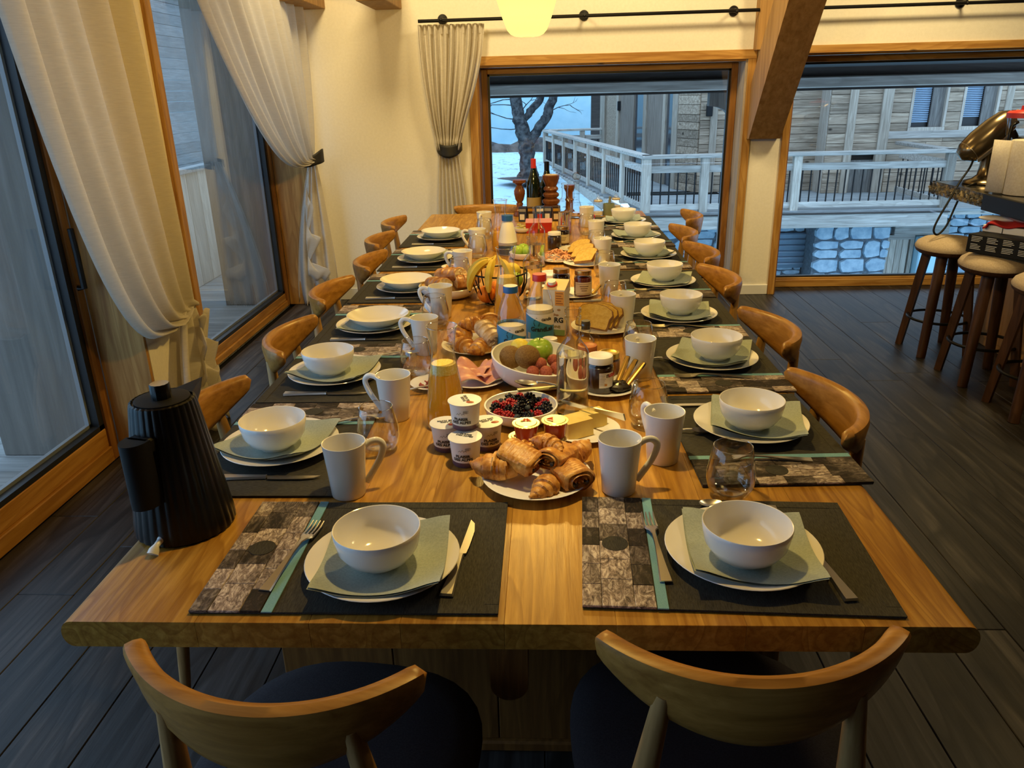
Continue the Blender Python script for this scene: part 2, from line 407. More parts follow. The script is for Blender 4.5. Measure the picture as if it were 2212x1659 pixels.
BANTIP = plain('banana_tip', (.06, .035, .012), .8)
STALK = plain('fruit_stalk', (.08, .05, .02), .8)
HAM = speckle('pink_ham', (.62, .26, .19), (.70, .36, .27), 40, .4, .1)
HAMFAT = plain('ham_fat_edge', (.78, .66, .55), .4)
SHRED = speckle('shredded_ham', (.58, .24, .12), (.70, .38, .22), 90, .5, .4)
BACON = speckle('crisp_bacon', (.24, .028, .010), (.42, .09, .03), 60, .4, .5)
CRUMB = speckle('brioche_crumb', (.54, .34, .07), (.64, .44, .12), 90, .8, .5)
CRUST = speckle('brown_crust', (.19, .075, .018), (.30, .14, .04), 40, .5, .3)
CHOC = plain('dark_chocolate', (.022, .010, .007), .35)
WALL_SNOW = speckle('sky_tinted_snow', (.46, .70, .80), (.54, .77, .86), 2, .9, .1)  # blue cast of the sky is put into the snow colour
STONE = speckle('sky_tinted_stone', (.26, .36, .44), (.46, .56, .62), 7, .9, .5, detail=8)  # bluish cast of the outdoor light put into the stone colour
MORTAR = speckle('dark_mortar', (.10, .115, .13), (.17, .19, .21), 20, .95, .3)
BARK = speckle('tree_bark', (.025, .025, .027), (.14, .14, .14), 9, .95, .9, detail=8, lo=.4, hi=.7)
EARTH = speckle('bare_earth', (.06, .05, .045), (.16, .14, .13), 3, .95, .4, detail=8)
def pastry(name, base, dark, light):
    t = NT(name); b = t.bsdf(base, .38, 0, .4); v = t.coords((1, 1, 1)); f = t.noise(v, 38, 6, .65); g = t.noise(v, 14, 2, .5)
    c = t.ramp(f, [(.32, dark), (.5, base), (.68, light)]); c = t.mix(c, dark, t.ramp(g, [(.5, (0, 0, 0)), (.75, (.7, .7, .7))]))
    t.l(c, b.inputs['Base Color']); t.bump(b, f, .5, .004); return t.m
PASTRY = pastry('golden_pastry', (.58, .26, .045), (.25, .068, .010), (.76, .46, .14))
BAGUETTE = pastry('baguette_crust', (.46, .21, .06), (.20, .065, .016), (.62, .38, .18))
FLOURY = pastry('floury_crust', (.62, .44, .24), (.40, .22, .09), (.75, .62, .44))
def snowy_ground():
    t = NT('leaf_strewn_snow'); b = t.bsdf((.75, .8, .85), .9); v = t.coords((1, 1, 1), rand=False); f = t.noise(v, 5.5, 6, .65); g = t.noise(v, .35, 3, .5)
    t.l(t.mix(t.ramp(f, [(.56, (.60, .80, .88)), (.63, (.10, .10, .10))]), (.58, .79, .88), t.ramp(g, [(.35, (0, 0, 0)), (.65, (.75, .75, .75))])), b.inputs['Base Color'])  # snow tones carry the sky's blue cast
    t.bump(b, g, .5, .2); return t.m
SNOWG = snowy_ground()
def hide():
    t = NT('cowhide_patch'); b = t.bsdf((.2, .15, .12), .7, 0, .3); oi = t.n('ShaderNodeObjectInfo')
    v = t.coords((1, .4, 1)); f = t.noise(v, 75, 6, .75, 2.0); g = t.noise(v, 14, 3, .6, .8)
    dark = t.ramp(f, [(.38, (.005, .004, .003)), (.56, (.022, .014, .010)), (.72, (.13, .095, .075))])
    lite = t.ramp(f, [(.36, (.07, .05, .042)), (.5, (.36, .28, .24)), (.60, (.75, .66, .58))])
    r = t.ramp(oi.outputs['Random'], [(.42, (0, 0, 0)), (.62, (1, 1, 1))])
    gg = t.ramp(g, [(.46, (0, 0, 0)), (.58, (1, 1, 1))]); m1 = t.mix(r, gg, .30)
    t.l(t.mix(dark, lite, m1), b.inputs['Base Color']); t.bump(b, f, .5, .003); return t.m
HIDE = hide()
def granite():
    t = NT('rough_granite'); b = t.bsdf((.05, .05, .05), .3, 0, .5); v = t.coords((1, 1, 1)); f = t.noise(v, 26, 8, .7, .6)
    t.l(t.ramp(f, [(.35, (.008, .008, .008)), (.5, (.05, .045, .035)), (.6, (.30, .22, .10)), (.7, (.04, .035, .03))]), b.inputs['Base Color']); t.bump(b, f, .5, .01); return t.m
GRANITE = granite()
def granite_top():
    t = NT('polished_granite'); b = t.bsdf((.05, .05, .05), .14, 0, .5); v = t.coords((1, 1, 1)); f = t.noise(v, 20, 8, .7, .6)
    t.l(t.ramp(f, [(.4, (.012, .012, .012)), (.58, (.05, .045, .035)), (.66, (.16, .12, .06))]), b.inputs['Base Color']); return t.m
GRANITE_TOP = granite_top()
def shade_mat():
    t = NT('pleated_lampshade'); em = t.n('ShaderNodeEmission'); em.inputs[0].default_value = (1.0, .90, .30, 1); em.inputs[1].default_value = .50
    tr = t.n('ShaderNodeBsdfTransparent'); tr.inputs[0].default_value = (1, .82, .40, 1); df = t.n('ShaderNodeBsdfTranslucent'); df.inputs[0].default_value = (.0026, .0029, .0014, 1)
    m1 = t.n('ShaderNodeMixShader'); m1.inputs[0].default_value = .34; t.l(df.outputs[0], m1.inputs[1]); t.l(tr.outputs[0], m1.inputs[2])
    ad = t.n('ShaderNodeAddShader'); t.l(m1.outputs[0], ad.inputs[0]); t.l(em.outputs[0], ad.inputs[1]); t.l(ad.outputs[0], t.out.inputs[0]); return t.m
SHADE = shade_mat()
# ------------------------------------------------------------------ floor of smoked planks
_pc = {}
def plank_mesh(key, nm, w, L, h, m, axis='Y', b=.002):
    k = (key, round(w, 3), round(L, 3), round(h, 3), axis)
    if k not in _pc:
        q = MB()
        if axis == 'Y': q.box(-w / 2, 0, -h, w / 2, L, 0, b)
        elif axis == 'X': q.box(0, -w / 2, -h, L, w / 2, 0, b)
        _pc[k] = q.data(nm, m, 0)
    return _pc[k]
FL = struct('floor')
MB().box(-2.0, -4.6, -.10, 4.7, 6.06, -.021).build('subfloor', BLACKMAT, FL, 0)
rnd = random.Random(3)
x = -1.246 - .19 * 3 - .095
for c in range(34):
    xc = x + .19 * c + .095
    if xc > 4.6: break
    y = -1.5 - rnd.random() * 1.6
    while y < 6.04:
        L = 2.2; y0 = max(y, -1.55); y1 = min(y + L, 6.05)
        if y1 - y0 > .05: link('plank', plank_mesh('fl', 'plank', .188, y1 - y0 - .002, .02, FLOOR), FL, (xc, y0, 0))
        y += L

# ------------------------------------------------------------------ walls
CEIL = 3.0
wl = struct('wall_left')
XF, XO = -1.70, -2.40          # inner and outer faces of the left wall
m = MB(); m.box(XO, 3.07, 0, XF, 3.60, CEIL); m.build('pier', PLASTER, wl, 0)
m = MB(); m.box(XO, 5.67, 0, XF, 5.80, CEIL); m.build('corner_pier', PLASTER, wl, 0)
m = MB(); m.box(XO, -1.6, 2.42, XF, 3.07, CEIL); m.build('lintel', PLASTER, wl, 0)
m = MB(); m.box(XO, 3.60, 2.42, XF, 5.67, CEIL); m.build('lintel', PLASTER, wl, 0)
m = MB(); m.box(XO, -4.6, 0, XF, -1.0, CEIL); m.build('rear_pier', PLASTER, wl, 0)
# inner and outer reveals lined with wood
for (a, b_) in ((3.052, 3.07), (5.652, 5.67)):
    MB().box(-1.95 if a > 4 else -1.91, a, 0, XF - .002, b_, 2.42, .002).build('reveal_panel', PINE, wl, 0)
    MB().box(XO - .05, a, 0, -1.99, b_, 2.42, .002).build('outer_reveal_board', REVEALW, wl, 0)
MB().box(-1.905, 3.60, 0, XF - .002, 3.618, 2.42, .002).build('reveal_panel', PINE, wl, 0)
MB().box(XO - .05, 3.60, 0, -1.99, 3.618, 2.42, .002).build('outer_reveal_board', GREYD_Z, wl, 0)

wf = struct('wall_far')
YF, YO = 5.78, 6.14
def wbox(nm, x0, z0, x1, z1): MB().box(x0, YF, z0, x1, YO, z1).build(nm, PLASTER, wf, 0)
wbox('left_panel', -2.4, 0, -.47, CEIL); wbox('pillar', 1.392, 0, 1.717, CEIL)
wbox('lintel', -.47, 1.65, 1.392, CEIL); wbox('lintel', 1.717, 1.675, 4.35, CEIL); wbox('right_panel', 4.35, 0, 4.8, CEIL)
wr = struct('wall_right'); MB().box(4.7, -4.6, 0, 4.9, 5.9, CEIL).build('panel', BEAM_Y, wr, 0)
wb = struct('wall_behind'); MB().box(-2.4, -4.8, 0, 4.9, -4.6, CEIL).build('panel', BEAM_Y, wb, 0)
ce = struct('ceiling'); MB().box(-2.4, -4.8, CEIL, 4.9, 6.2, CEIL + .12).build('panel', BEAM_Y, ce, 0)

def top_tag(o, k='structure'): o['kind'] = k; return o
# casings round the openings
t1 = struct('trim_1')
MB().box(-.53, YF - .018, 0, -.47, YF + .002, 1.65, .002).build('upright', PINE, t1, 0)
MB().box(1.392, YF - .018, 0, 1.447, YF + .002, 1.65, .002).build('upright', PINE, t1, 0)
MB().box(-.53, YF - .02, 1.65, 1.447, YF + .002, 1.71, .002).build('head', PINE_X, t1, 0)
t2 = struct('trim_2')
MB().box(1.67, YF - .018, 0, 1.717, YF + .002, 1.675, .002).build('upright', PINE, t2, 0)
MB().box(1.67, YF - .02, 1.675, 4.40, YF + .002, 1.725, .002).build('head', PINE_X, t2, 0)
t3 = struct('trim_3')
MB().box(XF - .002, 3.545, 0, XF + .02, 3.60, 2.45, .003).build('upright', PINE, t3, 0)
MB().box(XF - .002, 3.602, 0, XF + .006, 3.622, 2.45, .002).build('bead', FRAME, t3, 0)
MB().box(XF - .002, 3.545, 2.45, XF + .02, 5.66, 2.51, .003).build('head', PINE_Y, t3, 0)
bb = struct('baseboard_far')
MB().box(-1.69, YF - .012, 0, -.532, YF, .09, .003).build('board', WHITEP, bb, 0)
MB().box(1.449, YF - .012, 0, 1.668, YF, .075, .003).build('board', WHITEP, bb, 0)

# ------------------------------------------------------------------ windows
def win_far(nm, x0, x1, ztop, jambL=True):
    w = struct(nm)
    # wood lined jambs between wall face and frame
    MB().box(x0, YF + .003, 0, x0 + .012, 5.98, ztop, .001).build('jamb', GREYW_Z if not jambL else FRAME, w, 0)
    MB().box(x1 - .012, YF + .003, 0, x1, 5.98, ztop, .001).build('jamb', GREYW_Z, w, 0)
    MB().box(x0 + .012, YF + .003, ztop - .012, x1 - .012, 5.98, ztop, .001).build('head_lining', PINE_X, w, 0)
    f = .045
    a0, a1, zt = x0 + .012, x1 - .012, ztop - .012
    MB().box(a0, 5.98, 0, a0 + f, 6.05, zt, .004).build('frame_upright', FRAME, w, 0)
    MB().box(a1 - f, 5.98, 0, a1, 6.05, zt, .004).build('frame_upright', FRAME, w, 0)
    MB().box(a0 + f, 5.98, zt - .04, a1 - f, 6.05, zt, .004).build('frame_head', PINE_X, w, 0)
    MB().box(a0 + f, 5.98, 0, a1 - f, 6.05, .058, .004).build('frame_sill', PINE_X, w, 0)
    MB().box(a0 + f, 5.99, .056, a1 - f, 6.02, .072, .003).build('glazing_bead', PINE_X, w, 0)
    g = MB(); q = .014
    g.box(a0 + f - .002, 6.01, .07, a0 + f + q, 6.045, zt - .04); g.box(a1 - f - q, 6.01, .07, a1 - f + .002, 6.045, zt - .04)
    g.box(a0 + f, 6.01, .066, a1 - f, 6.045, .066 + q * 1.3); g.box(a0 + f, 6.01, zt - .04 - q, a1 - f, 6.045, zt - .038)
    g.build('seal', SEAL, w, 0)
    MB().box(a0 + f, 6.024, .07, a1 - f, 6.032, zt - .042).build('pane', PANE, w, 0)
    return w
win_far('window_3', -.47, 1.392, 1.65, True)
win_far('window_4', 1.717, 4.35, 1.675, True)
def win_left(nm, y0, y1, xf, zt, bot):
    w = struct(nm); f = .05
    MB().box(xf - .07, y0, 0, xf, y0 + f, zt, .004).build('frame_upright', FRAME, w, 0)
    MB().box(xf - .07, y1 - f, 0, xf, y1, zt, .004).build('frame_upright', FRAME, w, 0)
    MB().box(xf - .07, y0 + f, 0, xf, y1 - f, bot * .45, .004).build('frame_sill', PINE_Y, w, 0)
    MB().box(xf - .07, y0 + f, bot * .45, xf - .012, y1 - f, bot, .004).build('sash_rail', PINE_Y, w, 0)
    MB().box(xf - .07, y0 + f, zt - .08, xf, y1 - f, zt, .004).build('frame_head', PINE_Y, w, 0)
    g = MB(); q = .035
    g.box(xf - .06, y0 + f, bot, xf - .015, y0 + f + q, zt - .08); g.box(xf - .06, y1 - f - q, bot, xf - .015, y1 - f, zt - .08); g.box(xf - .06, y0 + f, bot, xf - .015, y1 - f, bot + .022)
    g.build('seal', SEAL, w, 0)
    g = MB(); q2 = .05
    g.box(xf - .068, y0 + f, bot, xf - .05, y0 + f + q2, zt - .08); g.box(xf - .068, y1 - f - q2, bot, xf - .05, y1 - f, zt - .08); g.box(xf - .068, y0 + f, bot, xf - .05, y1 - f, bot + .036)
    g.build('outer_bead', RUBBER, w, 0)
    MB().box(xf - .044, y0 + f, bot, xf - .036, y1 - f, zt - .08).build('pane', PANE, w, 0)
    return w
w1 = win_left('window_1', -.95, 3.05, -1.91, 2.42, .155)
MB().tube([(-1.895, 2.99, .78), (-1.87, 2.99, .78), (-1.87, 2.99, .92), (-1.87, 2.985, 1.02)], .012, 8).build('handle', BLACKM, w1)
win_left('window_2', 3.62, 5.65, -1.95, 2.42, .10)

# ------------------------------------------------------------------ timber
br = thing('timber_brace', 'aged timber brace leaning from the pillar up into the room', 'beam', (1.53, 5.72, 1.13))
def slant(mb, x0, x1, p0, p1, d):
    # prism in the yz plane, from p0 to p1 (y,z of the lower face line), depth d across
    (y0, z0), (y1, z1) = p0, p1
    return mb
m = MB()
# cut in the yz plane: foot on the pillar face, rising into the room
yz = [(5.775, 1.13), (5.70, 1.13), (5.02, 1.96), (4.55, 2.53), (4.75, 2.72), (5.775, 1.47)]
n_ = len(yz)
vs = [(1.42 - 1.53, y - 5.72, z - 1.13) for y, z in yz] + [(1.64 - 1.53, y - 5.72, z - 1.13) for y, z in yz]
m.add(vs, [tuple(range(n_)), tuple(range(n_, 2 * n_))[::-1]] + [(i, n_ + i, n_ + (i + 1) % n_, (i + 1) % n_) for i in range(n_)])
m.build('brace', BEAM, br, 0)
pt = thing('timber_wall_post', 'short timber post on the far wall above the pillar behind the brace', 'beam', (1.53, 5.74, 1.70))
m = MB(); m.box(-.11, -.06, .0, .11, .038, 1.28, .004); m.build('post', BEAM, pt, 0)
def beam_end(nm, x0, x1, z0, lab):
    t = thing(nm, lab, 'beam', ((x0 + x1) / 2, 5.5, z0)); w = (x1 - x0) / 2
    MB().box(-w, -.30, 0, w, .278, .22, .004).build('beam', BEAM, t, 0)
beam_end('ceiling_beam_end', -1.15, -.965, 2.02, 'cut end of a ceiling beam at the top of the cream wall')
beam_end('ceiling_beam_end', -1.66, -1.49, 2.035, 'cut end of a ceiling beam above the far left curtain')

# ------------------------------------------------------------------ curtain rods
def rod(lab, x0, x1, z, brackets, caps=True):
    t = thing('curtain_rod', lab, 'curtain rod', (x0, 5.68, z))
    MB().tube([(0, 0, 0), (x1 - x0, 0, (x1 - x0) * .004)], .011, 10).build('pole', BLACKM, t)
    for bx in brackets:
        q = MB(); q.lathe([(0, 0), (.032, 0), (.034, .004), (.030, .010), (.012, .012), (.010, .088), (0, .09)], 20, M=TR(bx - x0, .097, .002 + .012, 0, pi / 2))
        q.ball((bx - x0, -.004, .004), .013, n=10, m=6); q.build('bracket', BLACKM, t)
    return t
rod('dark metal curtain rod above the left far window', -.845, 1.418, 1.935, (-.69, .27, 1.27))
rod('dark metal curtain rod above the right far window', 1.645, 4.6, 1.945, (2.75, 4.2))

# ------------------------------------------------------------------ curtains
def curtain(nm, lab, origin, frame, top, tie, hem, pleats, sag, amp=.028, seedv=1, tie_w=.10, band=None, tail_flare=1.0, cascade=True, tailf=None):
    """frame(a, n, z) -> local point, a along the wall, n into the room. top=(a0,a1,z) tie=(a,z) hem=(a0,a1,z)"""
    rr = random.Random(seedv); t = thing(nm, lab, 'curtain', origin); ox, oy, oz = origin
    ph = [rr.uniform(-.5, .5) for _ in range(40)]
    L = lambda p: (p[0] - ox, p[1] - oy, p[2] - oz)
    a0, a1, zt = top; ta, tz = tie
    def wob(u): return math.sin(2 * pi * pleats * u + 1.3 * math.sin(5 * u + ph[0]) + ph[1])
    def upper(u, v):
        at = a0 + (a1 - a0) * u; ax = ta + tie_w * (u - .5)
        sg = sag(u)
        P0 = (at, zt); P1 = (at + (ax - at) * .06, zt + (tz - zt) * .42)
        P2 = (ax + sg[0], tz + sg[1]); P3 = (ax, tz)
        q = [(1 - v) ** 3, 3 * v * (1 - v) ** 2, 3 * v * v * (1 - v), v ** 3]
        a = sum(w * p[0] for w, p in zip(q, (P0, P1, P2, P3))); z = sum(w * p[1] for w, p in zip(q, (P0, P1, P2, P3)))
        k = amp * (1 - .35 * v) * wob(u) + .012 * math.sin(pleats * 4.3 * u + 3 * v + ph[2])
        nn = .055 + k + .05 * math.sin(pi * v) * (1 - abs(u - .5)) + (.02 if v > .9 else 0)
        return L(frame(a, nn, z))
    MB().grid(int(pleats * 14) + 2, 34, upper).build('drape', LINEN, t, 80)
    h0, h1, hz = hem
    def lower(u, v):
        ax = ta + tie_w * (u - .5) * .9; ah = h0 + (h1 - h0) * u
        e = 1 - (1 - v) ** (1.6 / tail_flare)
        a = ax + (ah - ax) * e; z = tz + (hz - tz) * v + (.02 * math.sin(pleats * 2.2 * pi * u) * v if cascade else 0)
        k = amp * (.55 + .9 * v) * math.sin(2 * pi * pleats * (.3 if tailf else .55) * u + ph[3] + .8 * math.sin(3 * v + 4 * u))
        if tailf: return L(tailf(u, v, e, k, z))
        return L(frame(a, .06 + k + .02 * v, z))
    MB().grid(int(pleats * 10) + 2, 22, lower).build('tail', LINEN, t, 80)
    if cascade:
        def fold(u, v):   # loose leading edge falling in zig-zags over the tail
            zig = abs(((v * 3.2) % 1) - .5) * 2
            w_ = .13 * (1 - .25 * v); a = ta + (h0 + h1 - 2 * ta) * .30 * v + (-.02 + w_ * (u - .4)) * (.45 + .65 * zig)
            z = tz + (hz - tz) * (.06 + .74 * v) - .07 * u * (1 - zig) + .015 * math.sin(9 * u + 7 * v)
            if tailf: return L(tailf(.25 + .62 * zig * (.4 + .6 * v) * u + .12 * v, v, v ** .7, -.05 - .03 * zig, z))
            return L(frame(a, .105 + .035 * zig + .02 * math.sin(6 * u + 5 * v), z))
        MB().grid(14, 40, fold).build('cascade_fold', LINEN, t, 25)
    for ch in t.children if False else [o for o in COL.objects if o.parent == t]:
        md = ch.modifiers.new('cloth', 'SOLIDIFY'); md.thickness = .003; md.offset = 0
    return t, L
FW_ = lambda a, n, z: (XF + n, a, z)          # along the left wall
FF = lambda a, n, z: (a, YF - n, z)           # along the far wall
def band(t, L, frame, a, z, w, h, n, dip, parentname='tieback'):
    q = MB(); N = 18
    def f(u, v):
        s = u - .5; bow = math.sqrt(max(0, 1 - (2 * s) ** 2 * .98))
        return L(frame(a + w * s, .012 + (n - .012) * bow, z + h * (v - .5) * (.55 + .45 * bow) + dip * (s * s * 4 - .5)))
    q.grid(N, 6, f); o = q.build(parentname, STRAP, t, 60); md = o.modifiers.new('cloth', 'SOLIDIFY'); md.thickness = .006
    return o
c1, L1 = curtain('curtain', 'cream linen curtain tied low in front of the nearest left window', (XF + .05, 3.2, 0), FW_, (2.44, 3.30, 2.45), (3.36, .60), (3.08, 3.53, .02), 5,
    lambda u: (-.62 * (1 - u) ** 1.2 - .06, -.02 - .34 * (1 - u)), .034, 4, .12)
c2, L2 = curtain('curtain', 'cream linen curtain swept back to the corner from the second left window', (XF + .05, 5.5, 0), FW_, (3.72, 5.70, 2.45), (5.54, 1.06), (5.28, 5.72, .015), 11,
    lambda u: (-.75 * (1 - u) ** 1.15 - .03, .03 - .20 * (1 - u)), .024, 9, .13,
    tailf=lambda u, v, e, k, z: (-1.645 + .05 * (u - .5) + (-.085 + .27 * (u - .45)) * e, 5.60 + .03 * v + k * .9, z))
band(c2, L2, FW_, 5.56, 1.07, .20, .085, .15, -.05)
c3, L3 = curtain('curtain', 'pleated cream curtain tied at mid height beside the far window', (-.63, 5.7, 0), FF, (-.855, -.405, 1.915), (-.685, 1.10), (-.80, -.545, .02), 12,
    lambda u: ((u - .5) * .08, .22), .017, 3, .155, tail_flare=.8, cascade=False)
band(c3, L3, FF, -.685, 1.105, .185, .085, .115, .03)
MB().grid(120, 2, lambda u, v: L3(FF(-.855 + .45 * u, .058 + .017 * math.sin(2 * pi * 12 * u), 1.915 - .06 * v))).build('heading_tape', LINEN, c3, 80)

# ------------------------------------------------------------------ pendant lamps over the table
def pendant(lab, loc, watts):
    t = thing('pendant_lamp', lab, 'lamp', loc)
    n = 44
    md = lambda a, r, z: r * (1 + .05 * math.cos(n * a))
    m = MB(); m.lathe([(.022, -.006), (.046, -.003), (.060, .004), (.072, .018), (.088, .06), (.108, .125), (.128, .20), (.136, .25), (.128, .29), (.09, .33), (.05, .35)], n * 4, mod=md)
    m.build('shade', SHADE, t, 60)
    m = MB(); m.lathe([(0, .345), (.052, .345), (.052, .362), (.02, .38), (.012, .42), (0, .42)], 20); m.build('cap', BLACKM, t)
    MB().tube([(0, 0, .41), (0, 0, CEIL - loc[2])], .003, 6).build('cord', BLACKM, t)
    MB().ball((0, 0, .17), .03, .03, .042, 14, 10).build('bulb', SHADE, t)
    point_light('lamp_light', (0, 0, .10), watts, WARM, .035, t)
    return t
pendant('pleated glowing pendant lamp hanging over the table', (-.064, 3.2, 1.682), 90)
pendant('pleated pendant lamp over the front end of the table', (-.064, 1.55, 1.98), 76)
GREYD_Y = wood('weathered_dark_board', (.24, .23, .22), (.15, .14, .13), (.32, .30, .28), .85, 'Y', 26, 3, vary=.15, bump=.3)
# ------------------------------------------------------------------ outside: ground, snow, tree
gr = struct('ground'); 
def gz(x, y): return -.62 - .035 * (y - 20) * 0 + .0 * x
m = MB(); m.grid(30, 24, lambda u, v: (-40 + 41.2 * u, 15.2 + 22 * v, -.62 + .10 * math.sin(u * 30 + v * 9) * .5 - .9 * max(0, .35 - v)))
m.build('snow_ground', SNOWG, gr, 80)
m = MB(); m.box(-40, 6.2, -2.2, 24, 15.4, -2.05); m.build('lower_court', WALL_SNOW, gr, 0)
m = MB(); m.grid(40, 8, lambda u, v: (-14 + 16.6 * u, 28.6 + 1.2 * v + .3 * math.sin(u * 40), -.75 + .55 * (1 - (2 * v - 1) ** 2) + .10 * math.sin(u * 60 + v * 6) + .08 * math.sin(u * 23)))
m.build('earth_bank', EARTH, gr, 80)
nb = thing('neighbour_house_wall', 'pale snowlit wall of a building behind the bare tree', 'building', (-4, 30.4, -.8))
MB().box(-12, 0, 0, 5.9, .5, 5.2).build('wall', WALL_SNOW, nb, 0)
nh = thing('dark_barn', 'dark timber barn corner behind the far end of the balcony', 'building', (1.9, 27.0, -.6))
MB().box(-.36, 0, -.5, 2.4, .4, 3.2).build('wall', SOFFIT, nh, 0)
MB().box(-.08, -.03, 1.32, .02, 0, 1.52, .004).build('lit_pane', WHITEL, nh, 0)

tr = thing('bare_tree', 'bare leafless tree with a forked dark trunk on the snow', 'tree', (-.44, 20.0, -.62))
def limb(pts, rs, nm, seedv=0, n=12):
    rr = random.Random(seedv); P = []; R = []
    for i in range(len(pts) - 1):
        for k in range(5):
            f = k / 5; a, b = Vector(pts[i]), Vector(pts[i + 1]); q = a.lerp(b, f) + Vector((rr.uniform(-1, 1), rr.uniform(-1, 1), 0)) * .02
            P.append(q); R.append((rs[i] + (rs[i + 1] - rs[i]) * f) * rr.uniform(.92, 1.1))
    P.append(Vector(pts[-1])); R.append(rs[-1])
    return MB().tube(P, R, n).build(nm, BARK, tr, 60)
limb([(0, 0, -.1), (.02, 0, .12), (.0, 0, .45), (-.02, 0, .85), (-.1, 0, 1.15), (-.2, 0, 1.5), (-.28, .05, 2.0), (-.36, .1, 2.7), (-.3, .1, 3.4)], [.34, .24, .19, .19, .18, .15, .14, .11, .06], 'trunk', 1)
limb([(.02, 0, .8), (.22, 0, 1.12), (.45, -.05, 1.42), (.56, -.05, 1.7), (.72, -.05, 2.1), (.9, 0, 2.8)], [.11, .12, .12, .11, .09, .05], 'main_limb', 2)
limb([(-.12, 0, 1.3), (.08, .1, 1.6), (.3, .15, 1.82), (.42, .2, 2.1), (.5, .2, 2.6)], [.06, .09, .08, .07, .04], 'main_limb', 3)
rr = random.Random(5); br_ = MB()
def twig(p, d, L, r, k):
    q = p; pts = [p]
    for i in range(4):
        d = (d + Vector((rr.uniform(-.35, .35), rr.uniform(-.3, .3), rr.uniform(-.25, .15)))).normalized(); q = q + d * L / 4; pts.append(q)
        if k > 0 and i > 0 and rr.random() < .75: twig(q, (d + Vector((rr.uniform(-.9, .9), rr.uniform(-.4, .4), rr.uniform(-.6, .5)))).normalized(), L * .55, r * .55, k - 1)
    br_.tube(pts, [r, r * .85, r * .7, r * .55, r * .35], 4)
for p, d, L in (((-.12, 0, 1.22), (-1, 0, -.15), 1.1), ((-.2, 0, 1.42), (-1, 0, .1), 1.2), ((-.25, 0, 1.75), (-1, 0, .15), 1.2), ((-.3, 0, 2.1), (-.9, 0, .2), 1.2), ((.1, 0, 1.6), (.3, 0, .8), .7), ((.5, 0, 1.55), (.7, 0, .5), .6), ((-.2, 0, 1.5), (.2, 0, .8), .7), ((-.28, 0, 1.9), (-.8, 0, -.1), 1.2)):
    twig(Vector(p), Vector(d).normalized(), L, .018, 2)
o = br_.build('twigs', BARK, tr, 0); o['kind'] = 'stuff'
MB().grid(24, 10, lambda u, v: (v * .7 * math.cos(2 * pi * u) * (1 + .25 * math.sin(6 * pi * u)), v * .6 * math.sin(2 * pi * u), .05 * (1 - v) + .012)).build('root_earth', EARTH, tr, 80)

# ------------------------------------------------------------------ eave beam outside the far windows
ev = thing('eave_beam', 'weathered eave beam running outside across both far windows', 'beam', (1.5, 8.0, 1.44))
MB().box(-3.2, -.1, 0, 6, .1, .10, .01).build('beam', GREYW, ev, 0)
MB().box(-3.2, -.07, -.022, 6, .07, -.001, .004).build('lower_bead', SOFFIT, ev, 0)
MB().box(-3.2, -.06, .101, 6, .06, .7, .004).build('upper_board', SOFFIT, ev, 0)
sf = thing('eave_soffit', 'dark boarded soffit under the eave outside the far windows', 'soffit', (1.5, 7.1, 1.62))
for i in range(7): MB().box(-3.2, -.98 + i * .258 + .003, 0, 6, -.98 + (i + 1) * .258, .03, .004).build('soffit_board', SOFFIT, sf, 0)
ck = thing('eave_bracket', 'dark carved bracket under the eave at the right of the window', 'bracket', (1.68, 8.0, 1.42))
pl = [(-.10, .02), (.45, .02), (.45, -.5), (.16, -.5), (.16, -.26), (.10, -.25), (.09, -.20), (.05, -.16), (-.02, -.13), (-.10, -.12)]
MB().prism(pl, -.06, .06, M=Matrix.Rotation(pi / 2, 4, 'X')).build('bracket', GREYD_Z, ck, 0)

# ------------------------------------------------------------------ balcony across the court
DZ = -.61
bal = thing('balcony', 'weathered timber balcony with black balusters outside the far windows', 'balcony', (1.77, 14.0, DZ))
BO = Vector((1.77, 14.0, DZ))
def bl(x, y, z): return (x - BO.x, y - BO.y, z - BO.z)
# deck boards (run along x on the front part)
_dm = None
for i in range(15):
    y0 = 13.93 + i * .20
    MB().box(*bl(1.62, y0, DZ - .05), *bl(9.2, y0 + .192, DZ), .004).build('deck_board', DECKW, bal, 0)
def segB(u): return Vector((1.75 - 1.75 * u, 14.0 + 10 * u, 0))
for i in range(26):
    y0 = 16.35 + i * .33; u0 = (y0 - 14) / 10
    if u0 > 1: break
    xx = 1.75 - 1.75 * u0 - .13
    MB().box(*bl(xx, y0, DZ - .05), *bl(3.6 - .17 * (y0 - 16.3), y0 + .32, DZ), .004).build('deck_board', DECKW, bal, 0)
MB().box(*bl(1.60, 13.88, DZ - .30), *bl(7.0, 13.93, DZ - .06), .006).build('fascia_beam', GREYW, bal, 0)
MB().box(*bl(1.60, 13.86, DZ - .065), *bl(7.02, 13.94, DZ - .045), .003).build('fascia_trim', SOFFIT, bal, 0)
d = Vector((-1.75, 10, 0)).normalized(); ang = math.atan2(d.y, d.x)
MB().box(0, -.03, -.28, 10.2, .03, -.04, .006, M=TR(*bl(1.66, 13.95, DZ), ang)).build('fascia_beam', GREYW, bal, 0)
_post = MB().box(-.07, -.07, -.02, .07, .07, .93, .006).data('post', GREYW_Z, 0)
_bal = MB().tube([(0, 0, .13), (0, 0, .68)], .013, 6).data('baluster', BLACKM, 40)
